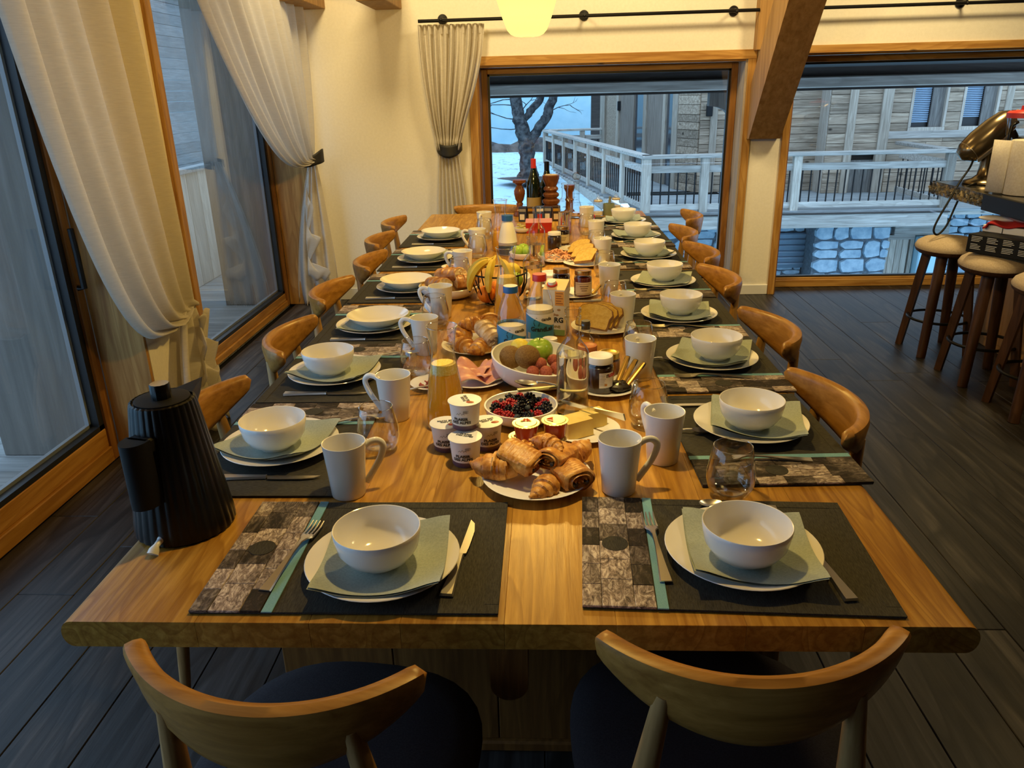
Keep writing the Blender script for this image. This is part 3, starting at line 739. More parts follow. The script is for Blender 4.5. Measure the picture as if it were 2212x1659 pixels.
def rail(p0, p1, posts, name='handrail', last=True):
    v = p1 - p0; L = v.length; a = math.atan2(v.y, v.x); M = TR(*bl(p0.x, p0.y, DZ), a)
    MB().box(-.09, -.10, .925, L + .09, .10, .985, .008, M=M).build('handrail', GREYW, bal, 0)
    MB().box(0, -.025, .68, L, .025, .80, .005, M=M).build('upper_rail', GREYW, bal, 0)
    MB().box(0, -.025, .04, L, .025, .14, .005, M=M).build('lower_rail', GREYW, bal, 0)
    for i in range(posts + 1):
        if i == posts and not last: break
        q = p0 + v * (i / posts); o = link('post', _post, bal, bl(q.x, q.y, DZ), a)
    return L, a
def balusters(p0, p1, posts, per):
    v = p1 - p0
    for i in range(posts):
        for k in range(per):
            f = (i + (k + .75) / (per + .5)) / posts; q = p0 + v * f; link('baluster', _bal, bal, bl(q.x, q.y, DZ))
PA = Vector((1.77, 14.02, 0)); 
rail(PA, Vector((6.95, 14.02, 0)), 2); 
for q in (Vector((2.78, 14.02, 0)), ): link('post', _post, bal, bl(q.x, q.y, DZ))
balusters(PA, Vector((6.95, 14.02, 0)), 2, 17)
rail(Vector((6.95, 14.02, 0)), Vector((6.95, 16.0, 0)), 1, last=False); balusters(Vector((6.95, 14.02, 0)), Vector((6.95, 16.0, 0)), 1, 9)
rail(PA, Vector((.02, 24.0, 0)), 7); balusters(PA, Vector((.02, 24.0, 0)), 7, 9)
rail(Vector((.02, 24.0, 0)), Vector((2.2, 24.2, 0)), 2, last=False); balusters(Vector((.02, 24.0, 0)), Vector((2.2, 24.2, 0)), 2, 6)

# ------------------------------------------------------------------ chalet across the court
ch = thing('timber_chalet', 'weathered plank chalet behind the balcony with glazed doors and shuttered windows', 'building', (5.0, 16.2, DZ))
CO = Vector((5.0, 16.2, DZ))
def cl(x, y, z): return (x - CO.x, y - CO.y, z - CO.z)
def cladding(p0, p1, z0, z1, h, holes=(), seedv=1, proud=.03):
    rr = random.Random(seedv); v = Vector(p1) - Vector(p0); L = v.length; a = math.atan2(v.y, v.x)
    z = z0
    while z < z1 - .02:
        hh = min(h * rr.uniform(.8, 1.2), z1 - z)
        segs = [(0, L)]
        for (s0, s1, q0, q1) in holes:
            if z + hh > q0 + .02 and z < q1 - .02:
                ns = []
                for (b0, b1) in segs:
                    if s1 <= b0 or s0 >= b1: ns.append((b0, b1)); continue
                    if s0 > b0: ns.append((b0, s0))
                    if s1 < b1: ns.append((s1, b1))
                segs = ns
        for (b0, b1) in segs:
            k = b0
            while k < b1 - .01:
                e = min(b1, k + rr.uniform(1.6, 3.4))
                if b1 - e < .5: e = b1
                dpt = rr.uniform(0, .012)
                MB().box(k + .003, -proud - dpt, z + .004, e - .003, .02, z + hh - .004, .005, M=TR(*cl(p0[0], p0[1], 0), a) @ Matrix.Translation((0, 0, 0))).build('cladding_board', CLAD, ch, 0)
                k = e
        z += hh
def backing(x0, y0, x1, y1):
    v = Vector((x1 - x0, y1 - y0, 0)); MB().box(0, .022, DZ, v.length, .10, 3.2, M=TR(*cl(x0, y0, 0), math.atan2(v.y, v.x))).build('backing', SOFFIT, ch, 0)
def upright(x, y, z0, z1, w, d, m=None, rz=0):
    MB().box(-w / 2, -d, z0, w / 2, .02, z1, .006, M=TR(*cl(x, y, 0), rz)).build('corner_post', m or CLAD_Z, ch, 0)
ZT = 3.2
# right wing, facing us
YA = 16.2
holes = [(7.08 - 5.55, 7.78 - 5.55, .60, 3.0), (8.05 - 5.55, 8.75 - 5.55, .60, 3.0), (5.9 - 5.55, 6.75 - 5.55, -.7, .02)]
cladding((5.55, YA), (12.2, YA), DZ, ZT, .17, holes, 2)
cladding((3.15, YA + .5), (5.55, YA + .5), DZ, ZT, .17, (), 3)
backing(3.15, YA + .5, 5.6, YA + .5); backing(5.55, YA + .12, 12.2, YA + .12); backing(2.83, 17.3, 3.15, YA + .5)
MB().box(*cl(5.9, YA + .02, DZ), *cl(6.75, YA + .08, .02), .004).build('low_door', GREYD_Z, ch, 0)
MB().box(-.02, 0, DZ - CO.z, .02, .5, ZT - CO.z, M=TR(*cl(5.55, YA, CO.z))).build('return_wall', GREYW_Z, ch, 0)
upright(5.98, YA, DZ, ZT, .16, .07); upright(6.62, YA, DZ, ZT, .20, .09); upright(8.92, YA, .0, ZT, .14, .06); upright(3.42, YA + .5, DZ, ZT, .14, .08)
MB().box(*cl(6.7, YA - .07, .42), *cl(12.2, YA, .56), .006).build('rail_board', GREYW, ch, 0)
BLIND = plain('pale_blue_blind', (.42, .56, .72), .6)
for k, wx in enumerate((7.08, 8.05)):
    q = MB(); 
    q.box(*cl(wx, YA - .06, .55), *cl(wx + .70, YA + .14, .62), .005); q.box(*cl(wx, YA - .05, .62), *cl(wx + .05, YA + .14, 3.0), .005); q.box(*cl(wx + .65, YA - .05, .62), *cl(wx + .70, YA + .14, 3.0), .005)
    fr = q.build('window_frame', GREYW_Z, ch, 0)
    MB().box(*cl(wx + .42, YA + .02, .62), *cl(wx + .65, YA + .06, 3.0), .004).build('side_panel', GREYD_Z, fr, 0)
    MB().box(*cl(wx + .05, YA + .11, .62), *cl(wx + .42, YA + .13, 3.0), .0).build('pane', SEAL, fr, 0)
    slat = MB().box(-.178, -.01, -.006, .178, .012, .006, 0, M=Matrix.Rotation(.5, 4, 'X')).data('blind_slat', BLIND, 0)
    for i in range(30):
        link('blind_slat', slat, fr, cl(wx + .235, YA + .085, (.72 if k == 0 else .80) + i * .034))
# left wing along the balcony: posts, glazed doors and curtains
A = Vector((2.83, 17.3, 0)); B = Vector((1.72, 24.4, 0)); dv = (B - A); LB = dv.length; dn = dv.normalized(); aB = math.atan2(dn.y, dn.x)
def atB(s): return A + dn * s
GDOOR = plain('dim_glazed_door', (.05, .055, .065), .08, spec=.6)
PALEC = cloth('pale_blue_drape', (.45, .55, .66), (.58, .66, .76), (40, 40, 300), .9, .1)
def bpanel(s0, s1, m, nm, out=0.0, z0=DZ, z1=ZT, th=.08):
    p = atB(s0); L = s1 - s0
    MB().box(0, -.02 - out - th + .08, z0, L, .06 - out, z1, .006, M=TR(*cl(p.x, p.y, 0), aB) @ Matrix.Scale(-1, 4, (0, 1, 0))).build(nm, m, ch, 0)
MIDW = wood('mid_weathered_upright', (.25, .195, .15), (.15, .11, .085), (.32, .26, .21), .85, 'Z', 26, 3, vary=.12, bump=.3)
lay = [(0, .35, CLAD_Z, 'corner_post', .03), (.35, .95, GDOOR, 'glazed_door', -.05), (.95, 1.15, CLAD_Z, 'corner_post', .0), (1.15, 2.35, MIDW, 'wall_panel', .0), (2.35, 2.6, CLAD_Z, 'corner_post', .04),
       (2.6, 3.6, GDOOR, 'glazed_door', -.05), (3.6, 5.0, MIDW, 'wall_panel', .0), (5.0, 5.25, CLAD_Z, 'corner_post', .05), (5.25, 6.6, CLAD, 'wall_panel', .0), (6.6, LB, CLAD_Z, 'corner_post', .06)]
for (s0, s1, m_, nm, out) in lay: bpanel(s0, s1, m_, nm, out)
bpanel(.38, .62, PALEC, 'drape', -.02, DZ, ZT, .02); bpanel(2.65, 3.0, PALEC, 'drape', -.02, DZ, ZT, .02)
cladding((2.83, 17.3), (3.15, YA + .5), DZ, ZT, .18, (), 8)
for (px, py, pz) in ((3.30, YA + .44, 1.02), (2.02, 22.3, 1.02)):
    q = MB(); q.box(-.06, -.14, -.12, .06, -.04, .12, .01, M=TR(*cl(px, py, pz))); q.box(-.03, -.05, -.03, .03, .03, .03, 0, M=TR(*cl(px, py, pz))); q.build('wall_light', BLACKM, ch, 0)

# ------------------------------------------------------------------ stone basement under the balcony
sb = thing('stone_basement', 'sky tinted rubble stone basement with slatted vent and plank door below the balcony', 'wall', (5.5, 14.5, -2.05))
SO = Vector((5.5, 14.5, -2.05))
def sl(x, y, z): return (x - SO.x, y - SO.y, z - SO.z)
MB().box(*sl(1.6, 14.95, -2.1), *sl(9.6, 15.2, -.67)).build('mortar', MORTAR, sb, 0)
def stone(x0, x1, z0, z1, y, dep, rr, par):
    w, h = x1 - x0, z1 - z0; n = 9; poly = []
    cx, cz = (x0 + x1) / 2, (z0 + z1) / 2
    for i in range(n):
        a = 2 * pi * (i + rr.uniform(-.2, .2)) / n; ca, sa = math.cos(a), math.sin(a)
        k = 1 / max(abs(ca), abs(sa)) * .5 * .97; k = min(k, .63)
        poly.append((ca * k * w * rr.uniform(.92, 1.02), sa * k * h * rr.uniform(.92, 1.02)))
    M = TR(*sl(cx, y, cz), 0, pi / 2)
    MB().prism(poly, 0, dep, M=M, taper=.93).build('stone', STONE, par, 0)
def rubble(x0, x1, z0, z1, y, hs, seedv, mn, mx, dep=.07):
    rr = random.Random(seedv); z = z0
    while z < z1 - .03:
        h = min(rr.uniform(*hs), z1 - z)
        if z1 - z - h < hs[0] * .6: h = z1 - z
        x_ = x0
        while x_ < x1 - .02:
            w = min(rr.uniform(mn, mx), x1 - x_)
            if x1 - x_ - w < mn * .5: w = x1 - x_
            if h > hs[1] * .75 and rr.random() < .4:
                stone(x_, x_ + w, z, z + h * .5, y, dep * rr.uniform(.6, 1.1), rr, sb); stone(x_, x_ + w, z + h * .5, z + h, y, dep * rr.uniform(.6, 1.1), rr, sb)
            else: stone(x_, x_ + w, z, z + h, y, dep * rr.uniform(.6, 1.1), rr, sb)
            x_ += w
        z += h
MB().box(*sl(4.92, 14.35, -2.1), *sl(6.24, 14.95, -.92)).build('pillar_core', MORTAR, sb, 0)
rubble(4.90, 6.26, -2.05, -.92, 14.35, (.20, .36), 4, .26, .50)
rubble(3.2, 4.9, -2.05, -1.80, 14.95, (.12, .2), 5, .2, .5); rubble(3.0, 4.9, -1.15, -.72, 14.95, (.16, .25), 6, .25, .5); rubble(1.7, 3.6, -2.05, -.72, 14.95, (.18, .32), 7, .22, .5)
rubble(6.3, 8.6, -1.22, -.60, 14.9, (.11, .20), 8, .18, .42); rubble(7.5, 8.8, -2.0, -1.22, 14.9, (.14, .24), 9, .2, .45)
SLATM = plain('blue_grey_metal', (.30, .36, .42), .35, .6)
sm = MB().box(-.80, -.03, -.055, .80, .03, .045, .006, M=Matrix.Rotation(.45, 4, 'X')).data('vent_slat', SLATM, 0)
for i in range(6): link('vent_slat', sm, sb, sl(4.12, 14.86, -1.77 + i * .112))
for i in range(4): MB().box(*sl(6.38 + i * .115, 14.82, -2.05), *sl(6.38 + i * .115 + .11, 14.88, -1.22), .005).build('door_board', GREYW_Z, sb, 0)
MB().box(*sl(6.28, 14.80, -2.05), *sl(6.38, 14.9, -1.24), .006).build('door_post', GREYW_Z, sb, 0); MB().box(*sl(6.86, 14.80, -2.05), *sl(6.93, 14.9, -1.24), .006).build('door_post', GREYW_Z, sb, 0)
MB().box(*sl(6.3, 14.79, -1.31), *sl(6.93, 14.89, -1.22), .006).build('door_head', GREYW, sb, 0)
MB().box(*sl(6.5, 14.72, -1.22), *sl(7.5, 14.86, -.97), .01).build('lintel_beam', GREYW, sb, 0)
MB().box(*sl(5.95, 14.3, -1.0), *sl(6.25, 14.42, -.9), .01).build('beam_end', GREYD_Z, sb, 0)
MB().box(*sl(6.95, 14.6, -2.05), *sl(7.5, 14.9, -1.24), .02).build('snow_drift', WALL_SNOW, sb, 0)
MB().box(*sl(7.02, 14.0, DZ - .13), *sl(8.6, 15.0, DZ - .04), .01).build('coping', GREYW, sb, 0)

# ------------------------------------------------------------------ terrace outside the left windows
dk = thing('terrace_deck', 'grey weathered deck boards outside the left windows', 'deck', (-3.6, 3.0, -.03))
for i in range(72):
    y0 = -1.5 + i * .142
    MB().box(-2.6, y0 - 3.0, -.05, 1.63, y0 - 3.0 + .136, .028, .003).build('deck_board', DECKW, dk, 0)
tw = thing('terrace_parapet', 'low pale board parapet round the terrace outside the left windows', 'wall', (-2.95, 4.14, 0))
for i in range(16):
    MB().box(-3.4 + i * .215, 0, 0, -3.4 + i * .215 + .21, .04, .92, .004).build('board', GREYW_Z, tw, 0)
for i in range(22):
    MB().box(-.0, .045 + i * .215, 0, .04, .045 + i * .215 + .21, .92, .004).build('board', GREYW_Z, tw, 0)
MB().box(-3.45, -.03, .92, .07, .07, .96, .004).build('cap', GREYW, tw, 0); MB().box(-.03, .072, .92, .07, 4.8, .96, .004).build('cap', DECKW, tw, 0)
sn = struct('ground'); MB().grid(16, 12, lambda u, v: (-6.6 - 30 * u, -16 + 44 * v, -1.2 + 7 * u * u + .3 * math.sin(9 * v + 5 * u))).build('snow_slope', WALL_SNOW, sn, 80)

hb = thing('sky_screen', 'added grey board screen hiding bright sky beyond the parapet outside the second left window', 'building', (-11, 14, -1))  # added backdrop, keeps bright sky out of the second left window
for i in range(22): MB().box(-.06 - .01 * (i % 3), -8, i * .3, 0, 16, i * .3 + .294, .01).build('screen_board', GREYD_Y, hb, 0)
# ------------------------------------------------------------------ dining table
T = .75
TX0, TX1, TY0, TY1 = -.752, .632, .94, 5.03
TH = .046
tb = thing('dining_table', 'very long oak dining table of wide boards laid for breakfast', 'table', (-.06, 2.98, 0))
def tl(x, y, z): return (x + .06, y - 2.98, z)
edges = [TX0, -.535, -.36, -.222, -.066, .10, .29, .46, TX1]
for i in range(len(edges) - 1):
    a, b = edges[i] + .0001, edges[i + 1] - .0001
    if i in (0, len(edges) - 2):
        # half round long edge
        s = -1 if i == 0 else 1; rr_ = TH / 2; n = 10; c = (a + rr_) if i == 0 else (b - rr_)
        inner = b if i == 0 else a
        pl = [(inner, 0), (inner, -TH)] if i else [(inner, -TH), (inner, 0)]
        arc = [(c + s * rr_ * .75 * math.sin(pi * k / n), -rr_ + rr_ * math.cos(pi * k / n)) for k in range(n + 1)]
        pl = [(inner, 0)] + arc + [(inner, -TH)]
        m = MB(); vs = []
        for y in (TY0, TY0 + .003, TY1 - .003, TY1):
            q = .97 if y in (TY0, TY1) else 1
            vs += [tl(inner + (px - inner) * q if False else px, y, T + pz) for px, pz in pl]
        N = len(pl); fs = [tuple(range(N)), tuple(3 * N + k for k in range(N))[::-1]]
        for r in range(3): fs += [(r * N + k, (r + 1) * N + k, (r + 1) * N + (k + 1) % N, r * N + (k + 1) % N) for k in range(N)]
        m.add(vs, fs); m.build('tabletop_board', OAK_TOP, tb, 35)
    else:
        MB().box(*tl(a, TY0, T - TH), *tl(b, TY1, T), .0005).build('tabletop_board', OAK_TOP, tb, 0)
for yy in (1.43, 4.33):
    pe = [-.62, -.36, -.12, .13, .36, .52]
    for i in range(5):
        MB().box(*tl(pe[i] + .001, yy, .03), *tl(pe[i + 1] - .001, yy + .05, T - TH), .002).build('trestle_board', OAK_END, tb, 0)
    MB().box(*tl(-.64, yy - .012, 0), *tl(.54, yy + .062, .03), .005).build('foot', OAK_END, tb, 0)
# rounded tongue of the rail under the front end
pl = [(-.037, .70), (.037, .70)] + [(.037 * math.cos(-pi * k / 12), .40 + .037 * math.sin(-pi * k / 12)) for k in range(13)]
m = MB(); m.prism([(x - .0, z) for x, z in pl], 0, 3.55, M=TR(*tl(-.078, 4.75, 0), 0, pi / 2)); m.build('centre_rail', OAK_END, tb, 35)

# ------------------------------------------------------------------ chairs
def back_mesh():
    # crescent back: arc in plan, tall in the middle, tapering to rounded tips
    N = 40; K = 12; vs = []; fs = []
    R = .28; half = math.radians(49.5)
    for i in range(N + 1):
        s = -1 + 2 * i / N; a = half * s
        cx, cyy = R * math.sin(a), R * (1 - math.cos(a))
        e = max(0.0, 1 - abs(s) ** 3.2)
        h = .024 + .084 * (max(0, 1 - abs(s) ** 1.9)) if abs(s) < 1 else .0
        endf = min(1, (1 - abs(s)) / .06) ** .5 if abs(s) > .94 else 1
        h *= endf; th = .0145 * (1 + .0 * s) * max(endf, .02)
        ztop = .787 - .003 * (1 - s * s) - (1 - endf) * .012
        zc = ztop - h / 2 - .004
        lean = .10
        nx, ny = math.sin(a), -math.cos(a)
        for k in range(K):
            t = 2 * pi * k / K; c, s_ = math.cos(t), math.sin(t)
            px = (abs(c) ** .75) * (1 if c > 0 else -1) * th * (1.0 + .45 * max(0, s_)); pz = (abs(s_) ** .7) * (1 if s_ > 0 else -1) * (h / 2 + .006 * endf)
            off = lean * (pz)
            vs.append((cx + nx * (px + off), cyy + ny * (px + off), zc + pz))
    for i in range(N):
        for k in range(K):
            k2 = (k + 1) % K; fs.append((i * K + k, i * K + k2, (i + 1) * K + k2, (i + 1) * K + k))
    fs.append(tuple(range(K))[::-1]); fs.append(tuple(N * K + k for k in range(K)))
    return MB().add(vs, fs).data('backrest', OAK_CHAIR, 50)
BACK = back_mesh()
def seat_mesh():
    m = MB()
    def rim(a):
        c, s = math.cos(a), math.sin(a); n = 2.7
        return 1 / ((abs(c) ** n + abs(s) ** n) ** (1 / n))
    rows = [(0, .468), (.10, .466), (.18, .462), (.215, .452), (.226, .44), (.222, .428), (.20, .420), (.12, .417), (0, .417)]
    m.lathe(rows, 40, mod=lambda a, r, z: r * rim(a) * (1.05 if True else 1), M=TR(0, .235, 0)); return m.data('seat', SEAT, 60)
SEATM = seat_mesh()
def leg_m(p): return MB().tube(*p, 10).data('leg', OAK_LEG, 50)
RL = [MB().tube([(s * .205, -.03, 0), (s * .195, -.005, .25), (s * .165, .045, .46), (s * .148, .045, .56), (s * .128, .028, .735)], [.011, .016, .021, .020, .013], 10).data('leg', OAK_LEG, 50) for s in (-1, 1)]
FLG = [MB().tube([(s * .20, .445, 0), (s * .175, .41, .25), (s * .16, .39, .43)], [.011, .016, .020], 10).data('leg', OAK_LEG, 50) for s in (-1, 1)]
STR = MB().tube([(-.165, .04, .40), (.165, .04, .40)], .013, 8).tube([(-.16, .39, .40), (.16, .39, .40)], .013, 8).tube([(-.16, .04, .40), (-.155, .39, .40)], .013, 8).tube([(.16, .04, .40), (.155, .39, .40)], .013, 8).data('seat_frame', OAK_LEG, 50)
def chair(lab, loc, rz):
    t = thing('dining_chair', lab, 'chair', loc, rz, 'oak dining chairs round the table')
    link('backrest', BACK, t); link('seat', SEATM, t); link('seat_frame', STR, t)
    for q in RL + FLG: link('leg', q, t)
    return t
chair('oak chair with crescent back at the front end of the table, left of the two', (-.385, .742, 0), math.radians(-7))
chair('oak chair with crescent back at the front end of the table, right of the two', (.282, .797, 0), math.radians(2))
nth = ['nearest', 'second', 'third', 'fourth', 'fifth', 'farthest']
for i, (x, y, a) in enumerate(((.732, 1.745, 91), (.765, 2.37, 95), (.75, 3.06, 94), (.775, 3.575, 94), (.775, 4.09, 91), (.905, 4.62, 85))):
    chair('%s oak chair on the right side of the table%s' % (nth[i], ', counted from the front' if 0 < i < 5 else ''), (x, y, 0), math.radians(a))
for i, (x, y, a) in enumerate(((-.90, 1.72, -90), (-.875, 2.32, -88), (-.90, 2.93, -92), (-.86, 3.48, -90), (-.925, 4.02, -91), (-.95, 4.57, -90))):
    chair('%s oak chair on the left side of the table%s' % (nth[i], ', counted from the front' if 0 < i < 5 else ''), (x, y, 0), math.radians(a))
chair('oak chair at the far end of the table beside the window', (-.385, 5.20, 0), math.radians(180))

# ------------------------------------------------------------------ place settings
def mat_parts(t, simple=False):
    # local frame: diner looks along +y, hide strip on the left
    w, d = .475, .335; sw = .112
    q = MB(); q.box(-w / 2, -d / 2, 0, w / 2, d / 2, .004, .0015); q.build('mat_cloth', MATC, t, 0)
    b = MB()
    b.box(-w / 2 + sw + .019, -d / 2 + .0, .004, w / 2, -d / 2 + .022, .0048, .0003); b.box(-w / 2 + sw + .019, d / 2 - .022, .004, w / 2, d / 2, .0048, .0003); b.box(w / 2 - .022, -d / 2 + .0225, .004, w / 2, d / 2 - .0225, .0048, .0003)
    b.build('hem', MATC, t, 0)
    MB().box(-w / 2 + sw + .001, -d / 2 - .001, .004, -w / 2 + sw + .018, d / 2 + .001, .0062, .0006).build('ribbon', TEAL, t, 0)
    cols = ((0, .030), (.030, .080), (.080, sw)) if not simple else ((0, .056), (.056, sw))
    rows = 6
    for ci, (c0, c1) in enumerate(cols):
        for r in range(rows):
            off = .0 if ci != 1 else .014
            y0 = -d / 2 + d * r / rows + (off if r > 0 else 0); y1 = -d / 2 + d * (r + 1) / rows + (off if r < rows - 1 else 0)
            k = ('hide', round(c1 - c0, 4), round(y1 - y0, 4))
            if k not in _pc: _pc[k] = MB().box(0, 0, 0, c1 - c0 - .0006, y1 - y0 - .0006, .0042, .0008).data('hide_patch', HIDE, 0)
            link('hide_patch', _pc[k], t, (-w / 2 + c0, y0, .003))
    MB().lathe([(0, 0), (.0225, 0), (.0225, .0008), (0, .0008)], 28).build('disc', MATC, t, 40, (-w / 2 + .056, .005, .0072))
PLATE = MB().lathe([(0, .0), (.062, .0), (.066, .0035), (.075, .005), (.108, .013), (.1262, .0205), (.1272, .0215), (.1262, .0225), (.108, .0165), (.076, .0085), (.06, .0072), (0, .007)], 56).data('plate', CERAM, 50)
BOWL = MB().lathe([(0, .0015), (.028, .0015), (.030, 0), (.034, 0), (.036, .004), (.054, .015), (.0655, .032), (.0705, .055), (.0713, .0665), (.0706, .0672), (.0692, .0665), (.0676, .055), (.0622, .034), (.050, .0185), (.032, .0105), (0, .009)], 48).data('bowl', CERAM, 50)
DEEP = MB().lathe([(0, .001), (.05, .001), (.053, 0), (.057, .003), (.085, .02), (.102, .036), (.1032, .0368), (.1018, .0372), (.084, .024), (.055, .0085), (0, .007)], 56).data('bowl', CERAM, 50)
FORK = MB()
def ribbon_bar(mb, prof, th=.0022):
    """prof: [(y, z, halfwidth)] flat bar following z"""
    vs = []; fs = []
    for (y, z, w) in prof: vs += [(-w, y, z), (w, y, z), (w * .8, y, z + th), (-w * .8, y, z + th)]
    for i in range(len(prof) - 1):
        for k in range(4): fs.append((i * 4 + k, i * 4 + (k + 1) % 4, (i + 1) * 4 + (k + 1) % 4, (i + 1) * 4 + k))
    n = (len(prof) - 1) * 4; fs += [(3, 2, 1, 0), (n, n + 1, n + 2, n + 3)]
    return mb.add(vs, fs)
ribbon_bar(FORK, [(-.10, .001, .0105), (-.095, .001, .0105), (-.05, .004, .0068), (0, .008, .0035), (.03, .009, .0032), (.043, .007, .006), (.052, .005, .0115), (.062, .0035, .0125)])
for k in range(4):
    xx = -.0102 + k * .0068
    FORK.tube([(xx, .058, .0045), (xx, .075, .0035), (xx, .09, .004), (xx, .105, .0075)], [.0024, .0021, .0018, .001], 5)
FORKM = FORK.data('fork', STEEL, 40)
KN = MB(); ribbon_bar(KN, [(-.112, .001, .0115), (-.105, .001, .0112), (-.06, .0012, .0078), (-.005, .0015, .0052), (0, .0018, .0058)], .005)
KN.prism([(-.004, 0), (.0085, .004), (.0098, .03), (.0095, .075), (.005, .10), (-.004, .112)], .0025, .0042)
KNIFEM = KN.data('knife', STEEL, 40)
SP = MB(); ribbon_bar(SP, [(-.085, .001, .008), (-.08, .001, .008), (-.03, .004, .005), (0, .009, .0028), (.012, .009, .0028)])
SP.grid(14, 8, lambda u, v: ((.0145 * v) * math.cos(2 * pi * u), .033 + (.023 * v) * math.sin(2 * pi * u), .0025 + .0065 * v * v), closed_u=True)
SP.grid(14, 8, lambda u, v: ((.0148 * v) * math.cos(-2 * pi * u), .033 + (.0234 * v) * math.sin(-2 * pi * u), .0010 + .0078 * v * v), closed_u=True)
SPOONM = SP.data('spoon', STEEL, 50)
def plate_z(r):
    pr = [(0, .007), (.06, .0072), (.076, .0085), (.108, .0165), (.1272, .0225), (.136, .0235), (.2, .024)]
    for (a, za), (b, zb) in zip(pr, pr[1:]):
        if r <= b: return za + (zb - za) * (r - a) / (b - a)
    return .024
def napkin_mesh(seedv, lift):
    rr = random.Random(seedv); s = .100; p = [rr.uniform(-3, 3) for _ in range(6)]
    def f(u, v):
        x, y = (u - .5) * 2 * s, (v - .5) * 2 * s; r = math.hypot(x, y)
        z = plate_z(r) + .0012
        e = max(0, r - .078)
        z += e * lift * (1 + .5 * math.sin(3 * math.atan2(y, x) + p[0])) + .0015 * math.sin(25 * x + p[1]) * (r > .06)
        z = max(z, plate_z(r) + .001)
        return (x, y, z)
    m = MB(); m.grid(22, 22, f)
    def g(u, v):
        x, y, z = f(u, v); e = max(abs(u - .5), abs(v - .5)); return (x + .002, y + .002, z + .0022 + .004 * max(0, (v - .5)) * (u > .4))
    m.grid(22, 22, g)
    return m.data('napkin', NAPKIN, 70)
NAPK = [napkin_mesh(k, l) for k, l in enumerate((.10, .22, .16, .05))]
ords = ['nearest', 'second', 'third', 'fourth', 'fifth', 'sixth', 'farthest']
class Seat: pass
seats = []
POS = dict(FL=(-.273, 1.082, -.278, 1.077), FR=(.322, 1.114, .320, 1.091), R1=(.463, 1.632, .458, 1.617), R2=(.467, 2.089, .478, 2.094), R3=(.448, 2.543, .456, 2.563), R4=(.463, 3.023, .471, 3.05), R5=(.471, 3.548, .473, 3.54),
           R6=(.468, 4.038, .473, 4.02), R7=(.452, 4.530, .450, 4.535), L1=(-.591, 1.532, -.599, 1.523), L2=(-.589, 1.998, -.602, 1.995), L3=(-.572, 2.459, -.562, 2.470), L4=(-.545, 2.984, -.554, 2.99), L5=(-.560, 3.533, -.567, 3.55), L6=(-.555, 4.091, -.558, 4.11))
NAPO = dict(FL=(.004, -.014), FR=(.008, -.010), R1=(.012, .0), R2=(.0, .004), L1=(-.006, 0), L2=(.0, .0))
def add_seat(key, desc, mx, my, rz, px, py, brx, bry, deep, nap_rot, nap_k, fork, knife, spoon, simple):
    R2 = Matrix.Rotation(rz, 2); px, py, brx, bry = POS[key]; nox, noy = NAPO.get(key, (0, 0))
    t = thing('placemat', 'charcoal linen placemat with cowhide patch strip, ' + desc, 'placemat', (mx, my, T + .0004), rz, 'placemats along the table')
    mat_parts(t, simple)
    zt = T + .0052
    p = tag(link('dinner_plate', PLATE, None, (px, py, zt), random.random() * 6), 'white dinner plate under a folded napkin, ' + desc, 'plate', 'dinner plates at the places')
    n = tag(link('napkin', NAPK[nap_k], None, (px + nox, py + noy, zt + .0006), nap_rot), 'sage green paper napkin, ' + desc, 'napkin', 'sage napkins at the places')
    if deep: b = tag(link('shallow_bowl', DEEP, None, (brx, bry, zt + .0115), 0), 'wide shallow white bowl on a napkin, ' + desc, 'bowl', 'shallow bowls at the places')
    else: b = tag(link('breakfast_bowl', BOWL, None, (brx, bry, zt + .0115), 0), 'round white breakfast bowl on a napkin, ' + desc, 'bowl', 'breakfast bowls at the places')
    for nm, me, dat, lab in (('fork', FORKM, fork, 'steel dinner fork on the charcoal mat, '), ('knife', KNIFEM, knife, 'steel dinner knife on the charcoal mat, '), ('spoon', SPOONM, spoon, 'small steel spoon on the charcoal mat, ')):
        if dat:
            lx, ly, la = dat; q = R2 @ Vector((lx, ly))
            tag(link(nm, me, None, (mx + q.x, my + q.y, T + .0056 + (.002 if nm == 'fork' and lx < -.1 else 0)), rz + la), lab + desc, nm, nm + 's at the places')
# seats at the front end
add_seat('FL', 'left place at the front end', -.3135, 1.126, 0, -.252, 1.118, -.262, 1.110, False, math.radians(2), 1, (-.120, -.020, math.radians(-9)), (.166, -.016, math.radians(-6)), None, False)
add_seat('FR', 'right place at the front end', .296, 1.134, math.radians(-2.5), .302, 1.135, .318, 1.127, False, math.radians(-4), 2, (-.112, -.004, math.radians(4)), (.150, -.025, math.radians(9)), (.035, .140, pi / 2), False)
RY = (1.632, 2.108, 2.575, 3.06, 3.565, 4.06, 4.55); PX = (.44, .452, .438, .452, .458, .458, .444)
for i, y in enumerate(RY):
    d = '%s place%s on the right side' % (ords[i], ' from the front' if 0 < i < 6 else '')
    add_seat('R%d' % (i + 1), d, .463 + .003 * (i % 2), y - .013 if i else 1.60, pi / 2 + math.radians((2, 1, 0, -1, 0, 1, 0)[i]), PX[i], y + .015, PX[i] + .012, y - .005, False, math.radians((-12, -18, -8, -16, 8, 10, 0)[i]), (2, 1, 2, 3, 1, 0, 3)[i],
             (-.135, .02, math.radians(-4)), (.165, .06, 0) if i == 0 else None, (.01, .148, math.radians(175)), i > 1)
LYS = (1.535, 2.0, 2.47, 2.99, 3.54, 4.09); LX = (-.562, -.567, -.553, -.548, -.55, -.546)
